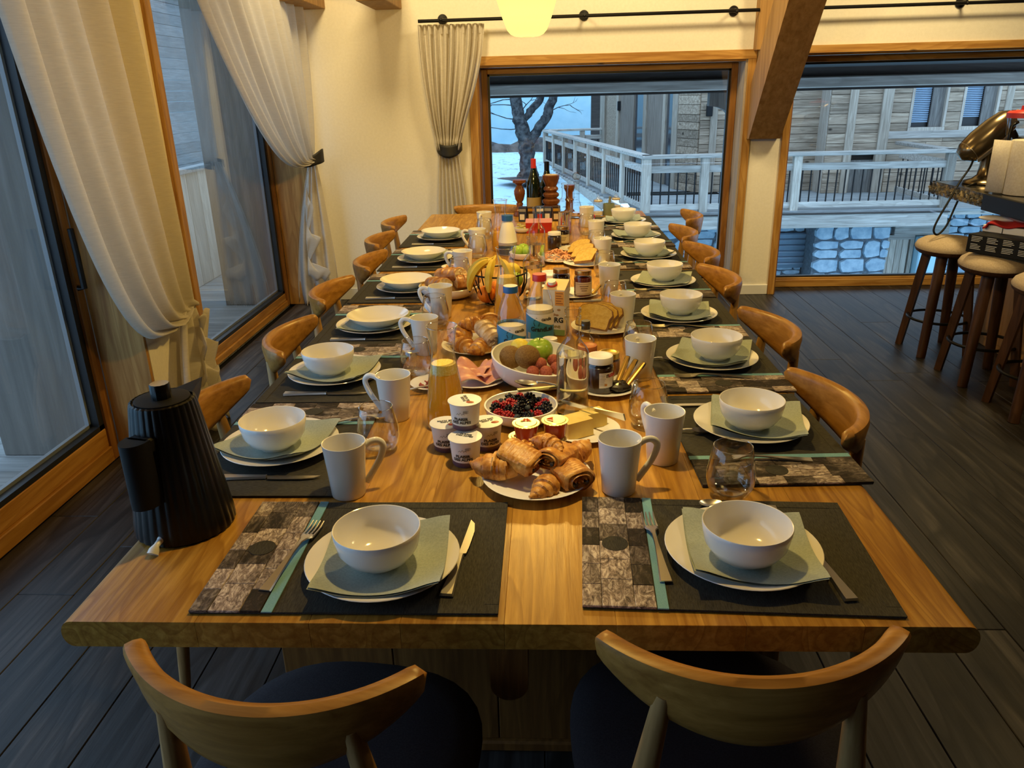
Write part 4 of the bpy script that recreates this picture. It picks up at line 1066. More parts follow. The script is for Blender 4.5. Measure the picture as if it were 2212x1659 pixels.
for i, y in enumerate(LYS):
    d = '%s place%s on the left side' % ((ords[:5] + ['farthest'])[i], ' from the front' if 0 < i < 5 else '')
    add_seat('L%d' % (i + 1), d, -.582, y + (.022 if i == 0 else .045), -pi / 2, LX[i], y, LX[i] - .018, y - .012, i > 1, math.radians((-16, -10, -6, 0, 4, 0)[i]), (1, 2, 3, 0, 3, 0)[i],
             (-.12, .12, math.radians(20)) if i < 2 else None, (.185 if i else .165, .005, math.radians(0)), (.05, .165, math.radians(20)) if i == 1 else None, i > 2)

# mugs: tapered, tall loop handle
def mug_mesh():
    m = MB(); m.lathe([(0, .001), (.029, .001), (.031, 0), (.033, .002), (.0365, .05), (.0415, .106), (.0425, .1125), (.0418, .1132), (.0403, .1125), (.0392, .105), (.0345, .05), (.031, .008), (0, .006)], 40)
    return m.data('cup', CERAM_M, 50)
MUGB = mug_mesh()
MUGH = MB().tube(smooth([Vector(q) for q in ((.038, 0, .096), (.050, 0, .103), (.063, 0, .104), (.073, 0, .097), (.0755, 0, .085), (.068, 0, .064), (.054, 0, .042), (.0365, 0, .018))], 4), .0052, 10, flat=1.35).data('handle', CERAM_M, 60)
def mug(desc, x, y, a, s=1.0):
    t = thing('mug', 'tall white mug ' + desc, 'mug', (x, y, T + .0003), math.radians(a), 'tall white mugs along the table')
    link('cup', MUGB, t); link('handle', MUGH, t); return t
for d, x, y, a in (('on the oak near the kettle, front left corner', -.393, 1.337, 25), ('behind the stemless glass of the nearest left place', -.367, 1.715, 165), ('beside the second place on the left', -.365, 2.21, 170),
        ('beside the third place on the left, by the baguettes', -.366, 2.605, 175), ('beside the fourth place on the left', -.351, 3.225, 170), ('beside the fifth place on the left', -.333, 3.766, 175), ('farthest on the left side', -.340, 4.32, 255),
        ('beside the croissant plate, handle to the right', .139, 1.350, 12), ('at the nearest right place, behind the front mug', .243, 1.481, 118), ('beside the second place on the right', .251, 1.98, 95),
        ('beside the third place on the right', .250, 2.46, 95), ('beside the fourth place on the right', .241, 2.91, 95), ('beside the fifth place on the right', .253, 3.46, 95), ('beside the sixth place on the right', .256, 3.95, 95), ('farthest on the right side by the baby bottles', .233, 4.45, 95)):
    mug(d, x, y, a)
TUMB = MB().lathe([(0, .004), (.022, .003), (.028, .0), (.036, .006), (.0435, .022), (.0465, .038), (.0455, .055), (.041, .08), (.0365, .1035), (.0355, .1042), (.0352, .1035), (.040, .079), (.0442, .055), (.0452, .039), (.0425, .024), (.034, .011), (.02, .009), (0, .0085)], 44).tube([(.0358 * math.cos(2 * pi * i / 40), .0358 * math.sin(2 * pi * i / 40), .1042) for i in range(40)], .0009, 5, mi=1, closed=True).data('stemless_glass', [GLASS, RIM], 60)
for d, x, y in (('behind the bowl of the right front place', .350, 1.330), ('beside the mug of the nearest right place', .235, 1.662), ('at the second place on the right', .266, 2.15), ('at the third place on the right', .240, 2.65),
        ('at the fourth place on the right', .245, 3.20), ('at the fifth place on the right', .243, 3.70), ('at the sixth place on the right', .222, 4.20),
        ('at the nearest left place, before two mugs', -.372, 1.536), ('at the second place on the left', -.360, 2.009), ('at the third place on the left', -.373, 2.50), ('at the fourth place on the left', -.352, 3.10), ('at the fifth place on the left', -.322, 3.63), ('at the farthest left place', -.325, 4.12)):
    tag(link('stemless_glass', TUMB, None, (x, y, T + .0003)), 'empty stemless water glass ' + d, 'glass', 'stemless glasses along the table')
# ------------------------------------------------------------------ kettle
k = thing('electric_kettle', 'tall black fluted electric kettle on the front left corner of the table', 'kettle', (-.672, 1.225, T + .0003))
nf = 30
flu = lambda a, r, z: r * (1 + .022 * abs(math.sin(nf * a / 2)) if r > .045 else 1)
m = MB(); m.lathe([(0, 0), (.082, 0), (.0865, .004), (.0855, .02), (.055, .243), (.0535, .249), (.050, .251), (.0485, .2475), (.0, .2475)], nf * 8, mod=flu); m.build('body', BLACKP, k, 40)
MB().lathe([(.0465, .2476), (.0465, .2515), (.0425, .2525), (0, .2525)], 40).build('lid', BLACKMAT, k, 40)
m = MB(); m.lathe([(.0165, .2525), (.0165, .2775), (.0155, .279), (.0, .2765)], 24, mod=lambda a, r, z: r * (1 + .03 * math.cos(12 * a)), mis=[0, 0, 1]); m.build('lid_knob', [BLACKP, STEEL], k, 40)
hd = math.radians(256)
M = Matrix.Rotation(hd, 4, 'Z')
m = MB()
prof = []
for i in range(17):
    a = pi * i / 16; prof.append((.030 * math.sin(a) , .024 * math.cos(a)))
outer = [(.078 + x, y) for x, y in prof]
m.prism([(.070, .024)] + outer[1:-1] + [(.070, -.024)], .085, .205, M=M)
m.box(.052, -.022, .178, .080, .022, .205, .004, M=M); m.box(.062, -.022, .085, .080, .022, .112, .004, M=M)
m.build('handle', BLACKMAT, k, 45)
sp_ = math.radians(62); M = Matrix.Rotation(sp_, 4, 'Z')
m = MB(); m.add([(.045, -.022, .215), (.045, .022, .215), (.045, -.022, .251), (.045, .022, .251), (.088, 0, .262), (.078, 0, .235)], [(0, 2, 4, 5), (1, 5, 4, 3), (2, 3, 4), (0, 5, 1), (0, 1, 3, 2)], M=M); m.build('spout', BLACKP, k, 0)
m = MB(); M = TR(.084 * math.cos(math.radians(266)), .084 * math.sin(math.radians(266)), .0175)
m.ball((0, 0, 0), .007, n=12, m=8, M=M); m.tube([(0, 0, 0), (-.002, -.014, -.003), (-.004, -.020, -.008), (-.005, -.026, -.0135)], [.006, .005, .009, .010], 12, M=M); m.build('switch_lever', plain('clear_lever', (.75, .78, .80), .08), k, 60)

# ------------------------------------------------------------------ crockery helpers
def plate_small(r, h=.016): return [(0, 0), (r * .56, 0), (r * .6, .003), (r * .98, h), (r, h + .0015), (r * .97, h + .002), (r * .6, .0065), (0, .006)]
def bowl_prof(r, h, foot=.45, th=.004):
    P = [(0, .001), (r * foot, .001), (r * (foot + .04), 0)]
    for i in range(1, 9): a = i / 8; P.append((r * (foot + .04) + (r - r * (foot + .04)) * math.sin(a * pi / 2), h * (1 - math.cos(a * pi / 2)) * .98 + .001))
    P.append((r - th * .4, h + .001)); P.append((r - th, h))
    for i in range(7, 0, -1): a = i / 8; P.append((r * (foot + .04) + (r - r * (foot + .04)) * math.sin(a * pi / 2) - th, h * (1 - math.cos(a * pi / 2)) * .98 + .001 + th * (1.2 - a)))
    P.append((r * foot * .9, .006)); P.append((0, .0055)); return P
def crock(nm, lab, cat, prof, x, y, mat=None, z=T + .0003, n=56, group=None):
    return tag(MB().lathe(prof, n).build(nm, mat or CERAM, None, 50, (x, y, z)), lab, cat, group)

# ------------------------------------------------------------------ viennoiserie
def croissant_mesh(seedv, L=.125, R=.031, bend=.55, turns=6.5):
    rr = random.Random(seedv); N = 72; K = 22; vs = []; fs = []; ph0 = rr.random(); wob = [rr.uniform(.92, 1.08) for _ in range(12)]
    for i in range(N + 1):
        s = i / N; a = (s - .5) * bend * 2; rad = L / (2 * bend)
        cx, cyy = rad * math.sin(a), rad * (1 - math.cos(a)); nx, ny = math.sin(a), -math.cos(a)
        env = max(.10, math.sin(pi * s)) ** .85
        for k_ in range(K):
            t = 2 * pi * k_ / K; f = (turns * s + (t / (2 * pi)) * (1 if s < .5 else -1) + ph0) % 1
            if s >= .5: f = 1 - f
            r = R * env * (.84 + .24 * (1 - f) ** .7) * wob[int(s * 11)]
            x_ = math.cos(t) * r; z_ = math.sin(t) * r * .88
            z_ = max(z_, -R * .62 * env)
            vs.append((cx + nx * x_, cyy + ny * x_, z_ + R * .62))
    for i in range(N):
        for k_ in range(K): k2 = (k_ + 1) % K; fs.append((i * K + k_, (i + 1) * K + k_, (i + 1) * K + k2, i * K + k2))
    fs.append(tuple(range(K))); fs.append(tuple(N * K + k_ for k_ in range(K))[::-1])
    return MB().add(vs, fs).data('croissant', PASTRY, 25)
def chocroll(parent_name, lab, loc, rot, group, seedv=0, L=.088, w=.036, h=.024, s=1.0):
    """rolled pastry: layered body, spiral ends, two chocolate batons"""
    rr = random.Random(seedv); t = thing(parent_name, lab, 'pastry', loc, rot, group); N = 40; K = 30; vs = []; fs = []
    for i in range(N + 1):
        q = i / N; e = min(1, math.sin(pi * min(max(q, .0), 1)) * 4.5) ** .5 if 0 < q < 1 else 0
        e = .86 + .14 * e if 0 < q < 1 else .84
        rid = 1 + .014 * math.sin(2 * pi * q * 9 + rr.random() * .4)
        for k_ in range(K):
            a = 2 * pi * k_ / K; c, s_ = math.cos(a), math.sin(a); n_ = 2.4; r_ = 1 / (abs(c) ** n_ + abs(s_) ** n_) ** (1 / n_)
            lay = 1 + .05 * math.sin(5 * a + 2 * q)
            vs.append(((q - .5) * L, c * r_ * w * e * rid * lay * s, (s_ * r_ * h * e * rid * lay + h) * s))
    for i in range(N):
        for k_ in range(K): k2 = (k_ + 1) % K; fs.append((i * K + k_, (i + 1) * K + k_, (i + 1) * K + k2, i * K + k2))
    m = MB().add(vs, fs)
    for sg in (-1, 1):   # spiral end
        rings = 7; v2 = []; f2 = []
        for j in range(rings + 1):
            for k_ in range(K):
                a = 2 * pi * k_ / K; c, s_ = math.cos(a), math.sin(a); n_ = 2.4; r_ = 1 / (abs(c) ** n_ + abs(s_) ** n_) ** (1 / n_); f = 1 - j / rings
                dx = .004 * (1 if (j + k_ / K) % 2 < 1 else -.6) * (f < .95)
                v2.append((sg * (L / 2 + dx - .001), c * r_ * w * .84 * f, s_ * r_ * h * .84 * f + h))
        for j in range(rings):
            for k_ in range(K): k2 = (k_ + 1) % K; f2.append((j * K + k_, j * K + k2, (j + 1) * K + k2, (j + 1) * K + k_) if sg > 0 else (j * K + k_, (j + 1) * K + k_, (j + 1) * K + k2, j * K + k2))
        m.add(v2, f2)
    m.build('pastry_body', PASTRY, t, 30)
    for yy in (-.013, .012): MB().box(-L / 2 - .004, yy - .006, h - .009, L / 2 + .004, yy + .006, h + .001, .003).build('chocolate_baton', CHOC, t, 0)
    return t
CR = [croissant_mesh(i) for i in range(4)]
px_, py_ = -.022, 1.385
crock('serving_plate', 'white plate piled with croissants near the front of the table', 'plate', plate_small(.110, .018), px_, py_)
zc = T + .008
def cro(lab, x, y, z, rz, rx=0, ry=0, k_=0, s=1.0):
    o = link('croissant', CR[k_], None, (x, y, z), (rx, ry, rz)); o.scale = (s, s, s); return tag(o, lab, 'croissant', 'croissants on the front plate')
cro('croissant at the left of the front plate, tip over the rim', px_ - .075, py_ - .005, zc + .008, math.radians(-10), 0, math.radians(-4), 0, 1.05)
cro('croissant standing end-on at the front of the plate', px_ + .018, py_ - .066, zc, math.radians(68), 0, 0, 1, .80)
cro('croissant at the right back of the front plate', px_ + .082, py_ + .055, zc + .012, math.radians(38), 0, math.radians(-14), 2, .85)
cro('croissant at the back of the front plate behind the pastries', px_ - .02, py_ + .062, zc + .012, math.radians(160), 0, 0, 3, .85)
cro('croissant lying on top of the pile on the front plate', px_ + .024, py_ + .030, zc + .047, math.radians(140), math.radians(6), 0, 1, .72)
chocroll('chocolate_pastry', 'golden chocolate roll on the left of the front pile', (px_ - .034, py_ + .002, zc + .030), (math.radians(8), math.radians(14), math.radians(-32)), 'chocolate rolls on the front plate', 1, .078, .033, .021)
chocroll('chocolate_pastry', 'golden chocolate roll in the middle of the front pile', (px_ + .040, py_ + .012, zc + .022), (0, math.radians(8), math.radians(58)), 'chocolate rolls on the front plate', 2, .078, .032, .021)
chocroll('chocolate_pastry', 'chocolate roll with two dark batons at the right of the front plate', (px_ + .070, py_ - .030, zc + .002), (0, 0, math.radians(-62)), 'chocolate rolls on the front plate', 3, .07, .034, .023)

# ------------------------------------------------------------------ yogurt pots
POT_LID = speckle('yogurt_foil', (.70, .68, .62), (.78, .76, .70), 20, .4, 0)
LILAC = plain('lilac_fruit_base', (.13, .07, .11), .35)
def yogurt(lab, x, y, z, a, nut=None):
    t = thing('yogurt_pot', lab, 'yogurt', (x, y, z), math.radians(a), 'white yogurt pots in a stack')
    m = MB(); m.lathe([(0, 0), (.0275, 0), (.0285, .002), (.0292, .012), (.0330, .056), (.0345, .057), (.0345, .0600), (.0, .0600)], 44, mis=[2, 2, 2, 1, 1, 1, 1]); m.build('pot', [WHITEL, WHITEL, LILAC], t, 40)
    MB().lathe([(.0362, .0600), (.0362, .0612), (.0335, .0618), (0, .0616)], 44).build('foil_lid', POT_LID, t, 40)
    ty = .030
    lettering('lettering', 'PLAISIR\nDES ALPES', .0086, INK, t, (0, 0, ty - .006), wrap=.0310, taper=.085, bold=.00035, sx=1.1)
    q = MB()
    for k_, (cx, hh) in enumerate(((-.006, .004), (0, .0062), (.006, .004))): q.add([(cx - .004, 0, .039), (cx + .004, 0, .039), (cx, 0, .039 + hh), (cx - .003, .0, .039), (cx + .003, 0, .039), (cx, 0, .039 + hh - .0018)], [(0, 3, 5, 2), (4, 1, 2, 5)])
    q.v = [((.0329 + .0003) * math.sin(v[0] / .033), -(.0329 + .0003 + (v[2] - .042) * .085) * math.cos(v[0] / .033), v[2]) for v in q.v]
    q.build('mountain_mark', GREYINK, t, 0)
    q = MB()
    for i in range(4): q.box(.006, -.0005, .047 - i * .0016, .018 - (i % 2) * .003, 0, .0478 - i * .0016)
    q.v = [(.0337 * math.sin(v[0] / .033), -.0337 * math.cos(v[0] / .033), v[2]) for v in q.v]; q.build('fine_print', GREYINK, t, 0)
    lettering('lid_lettering', 'PLAISIR\nDES ALPES', .0085, INK, t, (0, .004, .0624), rot=(0, 0, math.radians(random.uniform(-25, 200))), bold=.0003)
    if nut: MB().ball((.016, -.012, .0622), .009, .006, .0006, 12, 6).build('fruit_mark', nut, t, 40)
    return t
yogurt('front yogurt pot of the lower three', -.173, 1.472, T + .0003, -6)
yogurt('left yogurt pot of the lower three, strawberry on its lid', -.222, 1.545, T + .0003, -3, REDINK)
yogurt('right yogurt pot of the lower three, behind the front one', -.133, 1.55, T + .0003, 20, BACON)
yogurt('yogurt pot standing on top of the other three', -.176, 1.523, T + .0003 + .0622, -12, BACON)

# ------------------------------------------------------------------ compote cups
def compote(lab, x, y, z):
    t = thing('compote_cup', lab, 'compote', (x, y, z), random.random() * 3, 'red compote cups')
    MB().lathe([(0, 0), (.021, 0), (.0225, .002), (.0265, .034), (.0285, .0345), (.0285, .036), (0, .036)], 36).build('cup', COMPOTE, t, 40)
    m = MB(); m.lathe([(.0285, .0361), (.0302, .0366), (.029, .0374), (.024, .0372), (.022, .0384), (0, .038)], 60, mod=lambda a, r, z: r * (1 + (.02 * math.cos(30 * a) if r > .028 else 0)) ); m.build('foil_lid', FOILY, t, 25)
    m = MB(); m.grid(10, 4, lambda u, v: (.019 * (u - .5) * (1.4 - v), .004 + .014 * v, .0392 + .0006 * math.sin(9 * u))); m.build('print', COMPOTE, t, 0)
compote('left lower compote cup under another', -.055, 1.525, T + .0003); compote('right lower compote cup behind the croissants', .012, 1.51, T + .0003)
compote('left upper compote cup with yellow foil lid', -.045, 1.508, T + .0388); compote('right upper compote cup with torn yellow foil lid', .017, 1.522, T + .0388)

# ------------------------------------------------------------------ butter
crock('butter_plate', 'small white plate holding a cut block of butter', 'plate', plate_small(.082, .012), .085, 1.62)
BUTP = MB()
def butter(lab, x, y, rz, a, b, c, bite=False):
    m = MB(); P = [(-a, -b), (a, -b), (a, b), (-a, b)]
    if bite: P = [(-a, -b)] + [(-a * .1 + a * .35 * math.cos(pi - pi * q / 6), -b + b * .3 * math.sin(pi * q / 6)) for q in range(7)] + [(a, -b), (a, b), (-a, b)]
    m.prism(P, 0, c, taper=.97); return tag(m.build('butter', BUTTER, None, 0, (x, y, T + .0078), rz), lab, 'butter', 'butter blocks')
butter('front block of butter with a scooped side', .062, 1.598, .55, .034, .026, .040); butter('second block of butter behind the knife', .106, 1.648, .5, .028, .018, .036)
o = link('butter_knife', KNIFEM, None, (.098, 1.626, T + .057), (math.radians(-10), math.radians(70), math.radians(38))); tag(o, 'steel knife laid across the butter block', 'knife')
o.scale = (.85, .85, .85)

# ------------------------------------------------------------------ berries
crock('berry_bowl', 'wide white bowl of mixed berries', 'bowl', bowl_prof(.088, .040, .42), -.062, 1.70)
def berry_mesh(nm, R, H, m_, n1, seedv, cup=False):
    rr = random.Random(seedv); m = MB(); rows = 5
    for j in range(rows):
        t = .25 + (pi - .55) * j / (rows - 1); cnt = max(3, int(n1 * math.sin(t)))
        for i in range(cnt):
            a = 2 * pi * (i + .5 * (j % 2)) / cnt; r = R * math.sin(t); q = R * .36 * rr.uniform(.9, 1.1)
            m.ball((r * math.cos(a), r * math.sin(a), -H * math.cos(t)), q, n=6, m=4)
    m.ball((0, 0, 0), R * .9, R * .9, H * .9, 8, 6); return m.data(nm, m_, 60)
RASP = berry_mesh('raspberry', .0092, .0105, BERRYR, 9, 1); BLAK = berry_mesh('blackberry', .0108, .0128, BERRYD, 8, 2)
BLUE = MB().lathe([(0, -.007), (.005, -.0055), (.0075, 0), (.006, .005), (.003, .0066), (.0022, .0058), (0, .0055)], 14).data('blueberry', BERRYB, 60)
rr = random.Random(21); bc = Vector((-.062, 1.70, T)); put = []
def place_berry(nm, me, cat, grp, lab, dx, dy, dz):
    put.append((dx, dy)); tag(link(nm, me, None, (bc.x + dx, bc.y + dy, T + dz), (rr.uniform(0, 3), rr.uniform(0, 3), rr.uniform(0, 3))), lab, cat, grp)
pts = []
for ring, cnt in ((.0, 1), (.024, 6), (.045, 11), (.062, 15)):
    for i in range(cnt):
        a = 2 * pi * i / cnt + ring * 20; pts.append((ring * math.cos(a), ring * math.sin(a)))
pts2 = [(p[0] * .75 + rr.uniform(-.004, .004), p[1] * .75 + rr.uniform(-.004, .004)) for p in pts[:14]]
seq = 'RKKRBKRKKRRBKRKBKRKRKBRKRRBKRKKRB'
for i, (dx, dy) in enumerate(pts):
    r = math.hypot(dx, dy); z = .017 + .016 * (r / .062) ** 2 ; c = seq[i]
    if c == 'R': place_berry('raspberry', RASP, 'raspberry', 'raspberries in the berry bowl', 'red raspberry among the berries in the white bowl', dx, dy, z)
    elif c == 'K': place_berry('blackberry', BLAK, 'blackberry', 'blackberries in the berry bowl', 'black blackberry among the berries in the white bowl', dx, dy, z)
    else: place_berry('blueberry', BLUE, 'blueberry', 'blueberries in the berry bowl', 'dusky blueberry among the berries in the white bowl', dx, dy, z)
for i, (dx, dy) in enumerate(pts2):
    c = seq[(i * 5 + 2) % 33]; z = .036 + rr.uniform(-.002, .003)
    if c == 'R': place_berry('raspberry', RASP, 'raspberry', 'raspberries in the berry bowl', 'red raspberry among the berries in the white bowl', dx, dy, z)
    elif c == 'K': place_berry('blackberry', BLAK, 'blackberry', 'blackberries in the berry bowl', 'black blackberry among the berries in the white bowl', dx, dy, z)
    else: place_berry('blueberry', BLUE, 'blueberry', 'blueberries in the berry bowl', 'dusky blueberry among the berries in the white bowl', dx, dy, z)
o = link('serving_spoon', SPOONM, None, (-.012, 1.742, T + .066), (math.radians(12), 0, math.radians(118))); o.scale = (1.35, 1.35, 1.35); tag(o, 'large steel spoon lying in the berry bowl', 'spoon')
SPREAD = plain('pale_horn_handle', (.62, .58, .22), .3)
o = MB(); ribbon_bar(o, [(-.085, .001, .0075), (-.03, .002, .006), (.0, .003, .004), (.02, .003, .004)], .005); o.prism([(-.004, .018), (.009, .022), (.010, .05), (.004, .075), (-.004, .078)], .003, .0055)
tag(o.build('spreading_knife', SPREAD, None, 40, (.010, 1.765, T + .052), (math.radians(-3), 0, math.radians(-72))), 'pale yellow spreading knife resting across the berry bowl', 'knife')

# ------------------------------------------------------------------ fruit bowl
fb = (-.020, 1.955)
def slant_bowl(x, y, r, h, lab, nm='fruit_bowl'):
    m = MB(); P = bowl_prof(r, h, .42, .005)
    vs0 = len(m.v); m.lathe(P, 64)
    m.v = [(v[0], v[1], v[2] * (1 + .22 * (v[0] * -.9 + v[1] * .45) / r)) for v in m.v]
    return tag(m.build(nm, CERAM, None, 50, (x, y, T + .0003)), lab, 'bowl')
slant_bowl(fb[0], fb[1], .128, .072, 'large white bowl of kiwis, apple, lemon and lychees')
def fruit(nm, m_, lab, loc, rx, ry, rz_, rot, cat=None, group=None, fn=None, stalk=None, n=28, k_=18):
    me = MB().ball((0, 0, 0), rx, ry, rz_, n, k_, fn=fn)
    if stalk:
        t = thing(nm, lab, cat or nm, loc, rot, group); me.build('flesh', m_, t, 60); MB().tube([(0, 0, rz_ * .72), (.001, 0, rz_ * .95), (.004, .001, rz_ * 1.12)], .0014, 6).build('stalk', STALK, t); return t
    return tag(me.build(nm, m_, None, 60, loc, rot), lab, cat or nm, group)
apf = lambda a, t: (1 - .16 * math.exp(-((pi - t) / .45) ** 2) - .08 * math.exp(-(t / .4) ** 2)) * (1 + .015 * math.cos(5 * a))
fruit('green_apple', APPLE, 'shiny green apple on top of the fruit bowl', (fb[0] + .000, fb[1] + .030, T + .078), .038, .038, .036, (.2, -.1, .4), 'apple', None, apf, True)
fruit('kiwi', KIWI, 'brown kiwi at the left edge of the fruit bowl', (fb[0] - .076, fb[1] + .004, T + .070), .030, .034, .030, (.3, 0, .5), 'kiwi', 'kiwis in the fruit bowl')
fruit('kiwi', KIWI, 'brown kiwi in the middle of the fruit bowl', (fb[0] - .030, fb[1] - .020, T + .078), .032, .038, .032, (.5, .2, 2.6), 'kiwi', 'kiwis in the fruit bowl')
fruit('lemon', LEMON, 'yellow lemon behind the kiwis', (fb[0] - .052, fb[1] + .058, T + .080), .024, .031, .024, (0, 0, .7), 'lemon', None, lambda a, t: 1)
for i, (dx, dy, dz) in enumerate(((.010, -.062, .056), (.044, -.060, .055), (.030, -.026, .066), (.072, -.040, .058), (.064, -.006, .068), (.098, .005, .066))):
    fruit('lychee', LYCHEE, 'rough red lychee in the fruit bowl, ' + ('leftmost at the front', 'second at the front rim', 'behind the front two', 'right at the front behind the bottle', 'rear one in the middle', 'farthest right')[i], (fb[0] + dx - .026, fb[1] + dy - .004, T + dz - .004), .0172, .0172, .0168, (rr.random(), rr.random(), 0), 'lychee', 'lychees in the fruit bowl', lambda a, t: 1 + .025 * math.sin(14 * a) * math.sin(12 * t), n=24, k_=14)

# ------------------------------------------------------------------ bottles, carafes, jars
def bottle_prof(r, h, neck, sh0, sh1, rim=.0035, th=.0):
    P = [(0, .004), (r * .7, .002), (r * .93, .0), (r, .006), (r, sh0)]
    for i in range(1, 9):
        a = i / 8; P.append((r + (neck - r) * (1 - math.cos(pi * a)) / 2, sh0 + (sh1 - sh0) * a))
    P += [(neck, h - .026), (neck + rim, h - .025), (neck + rim, h - .019), (neck + .0005, h - .018), (neck + .0005, h - .010), (neck + rim, h - .009), (neck + rim, h - .001), (neck + .001, h), (neck - .0025, h - .002)]
    return P
def water_bottle(lab, x, y, r=.036, h=.268, neck=.0145, level=.145, m_=None, z=T + .0003):
    t = thing('glass_bottle', lab, 'bottle', (x, y, z), 0, 'clear glass water bottles')
    MB().lathe(bottle_prof(r, h, neck, h * .60, h * .76), 40).build('glass', m_ or BOTTLE_G, t, 50)
    if level: MB().lathe([(0, .006), (r * .88, .006), (r * .94, .012), (r * .94, level), (0, level)], 32).build('water', WATER, t, 40)
    return t
water_bottle('tall clear glass bottle of water beside the fruit bowl', .061, 1.712, .038, .272, .0158, .16)
water_bottle('clear glass bottle behind the milk bottles', -.050, 2.845, .036, .235, .0165, .12)
water_bottle('clear glass bottle behind the orange juice and basket', -.038, 3.41, .036, .262, .0155, .10)
water_bottle('farthest clear glass bottle before the turned candle holders', .104, 4.215, .036, .272, .016, .12)
def carafe(lab, x, y, level, foam=True):
    t = thing('juice_carafe', lab, 'carafe', (x, y, T + .0003), 0, 'carafes of orange juice')
    P = [(0, .004), (.036, .003), (.045, .0), (.0475, .006), (.0465, .03), (.038, .115), (.0285, .168), (.0262, .185), (.0285, .205), (.0345, .2445), (.0355, .2455), (.0340, .2445)]
    MB().lathe(P, 44).tube([(.0350 * math.cos(2 * pi * i / 40), .0350 * math.sin(2 * pi * i / 40), .2455) for i in range(40)], .0013, 5, mi=1, closed=True).build('glass', [GLASS, RIM], t, 60)
    def rad(z):
        for (a, za), (b, zb) in zip(P[3:], P[4:]):
            if z <= zb: return a + (b - a) * (z - za) / (zb - za)
        return .03
    Q = [(0, .007), (.042, .007), (.0445, .012)] + [(rad(.012 + (level - .012) * i / 8) - .0025, .012 + (level - .012) * i / 8) for i in range(1, 9)]
    MB().lathe(Q + [(0, level)], 40).build('juice', JUICE, t, 50)
    if foam: MB().lathe([(rad(level) - .0022, level + .0003), (rad(level + .022) - .0022, level + .022), (.018, level + .0235), (0, level + .022)], 40).build('foam', FOAM, t, 50)
carafe('nearest glass carafe of foaming orange juice behind the yogurt pots', -.237, 1.668, .135)
carafe('second glass carafe of orange juice behind the milk bottles', -.134, 2.585, .125)
carafe('farthest glass carafe of orange juice beside the white milk bottle', -.220, 3.795, .09, False)

def milk_bottle(lab, x, y, rz, cap, level, s=1.0):
    t = thing('milk_bottle', lab, 'bottle', (x, y, T + .0003), rz, 'clear plastic milk bottles')
    P = [(0, .002), (.03, .0), (.040, .003), (.042, .012), (.042, .098), (.0405, .120), (.034, .150), (.024, .175), (.0175, .186), (.0168, .195)]
    MB().lathe(P, 40).build('plastic', PLASTIC_CLR, t, 60)
    MB().lathe([(0, .003), (.0385, .004), (.0405, .012), (.0405, level), (0, level)], 40).build('milk', MILK, t, 40)
    m = MB(); m.lathe([(.0168, .193), (.0215, .193), (.0215, .2105), (.0205, .212), (.0, .212)], 48, mod=lambda a, r, z: r * (1 + (.012 * math.cos(24 * a) if .195 < z < .2105 else 0)), mis=[0, 0, 0, 1]); m.build('cap', [cap, WHITEL if cap is BLUECAP else cap], t, 40)
    # wrap label, white wave on top
    lab_ = MB(); lab_.grid(64, 2, lambda u, v: (.0427 * math.cos(2 * pi * u), .0427 * math.sin(2 * pi * u), .016 + .084 * v), 0)
    lab_.build('label', BLUEL, t, 80)
    wv = MB(); wv.grid(64, 5, lambda u, v: (.0430 * math.cos(2 * pi * u), .0430 * math.sin(2 * pi * u), .1005 - (.019 + .019 * math.cos(2 * pi * u)) * (1 - v)), 0); wv.build('label_wave', WHITEL, t, 80)
    lettering('lettering', 'candia', .0135, INK, t, (0, 0, .086), wrap=.0433, at=.62, bold=.0004)
    lettering('lettering', 'GrandLait', .0185, INK, t, (0, 0, .056), wrap=.0433, at=.30, bold=.0006)
    q = MB(); q.add([(-.010, 0, .070), (.010, 0, .070), (0, 0, .082)], [(0, 1, 2)])
    for i in range(3): q.box(-.010 + .001 * i, 0, .064 - i * .004, .010 - .001 * i, .0002, .0665 - i * .004)
    q.v = [(.0432 * math.sin(v[0] / .043 - .12), -.0432 * math.cos(v[0] / .043 - .12), v[2] + .010) for v in q.v]; q.build('mountain_mark', INK, t, 0)
    q = MB(); q.box(-.006, 0, .026, .006, .0002, .044); q.v = [(.0431 * math.sin(v[0] / .043 - .78), -.0431 * math.cos(v[0] / .043 - .78), v[2]) for v in q.v]; q.build('small_badge', WHITEL, t, 0)
    return t
milk_bottle('clear milk bottle with blue cap and blue label', -.103, 2.18, 0.05, BLUECAP, .092)
milk_bottle('clear milk bottle with red cap, right of the blue capped one', -.020, 2.29, -.1, REDCAP, .112).scale = (1.0, 1.0, 1.04)
t = thing('milk_bottle', 'opaque white milk bottle with blue cap farther up the table', 'bottle', (-.181, 3.69, T + .0003))
OPAQ = plain('opaque_white_plastic', (.72, .71, .68), .35)
MB().lathe([(0, 0), (.040, .0), (.044, .004), (.0445, .06), (.046, .062), (.0445, .065), (.040, .10), (.027, .150), (.022, .158), (.022, .165)], 40).build('plastic', OPAQ, t, 50)
MB().lathe([(.022, .162), (.0265, .162), (.0265, .187), (.0, .188)], 40, mod=lambda a, r, z: r * (1 + .01 * math.cos(24 * a))).build('cap', BLUECAP, t, 40)
MB().lathe([(.0452, .006), (.0452, .048)], 40).build('label', plain('navy_label', (.04, .06, .10), .5), t, 60)

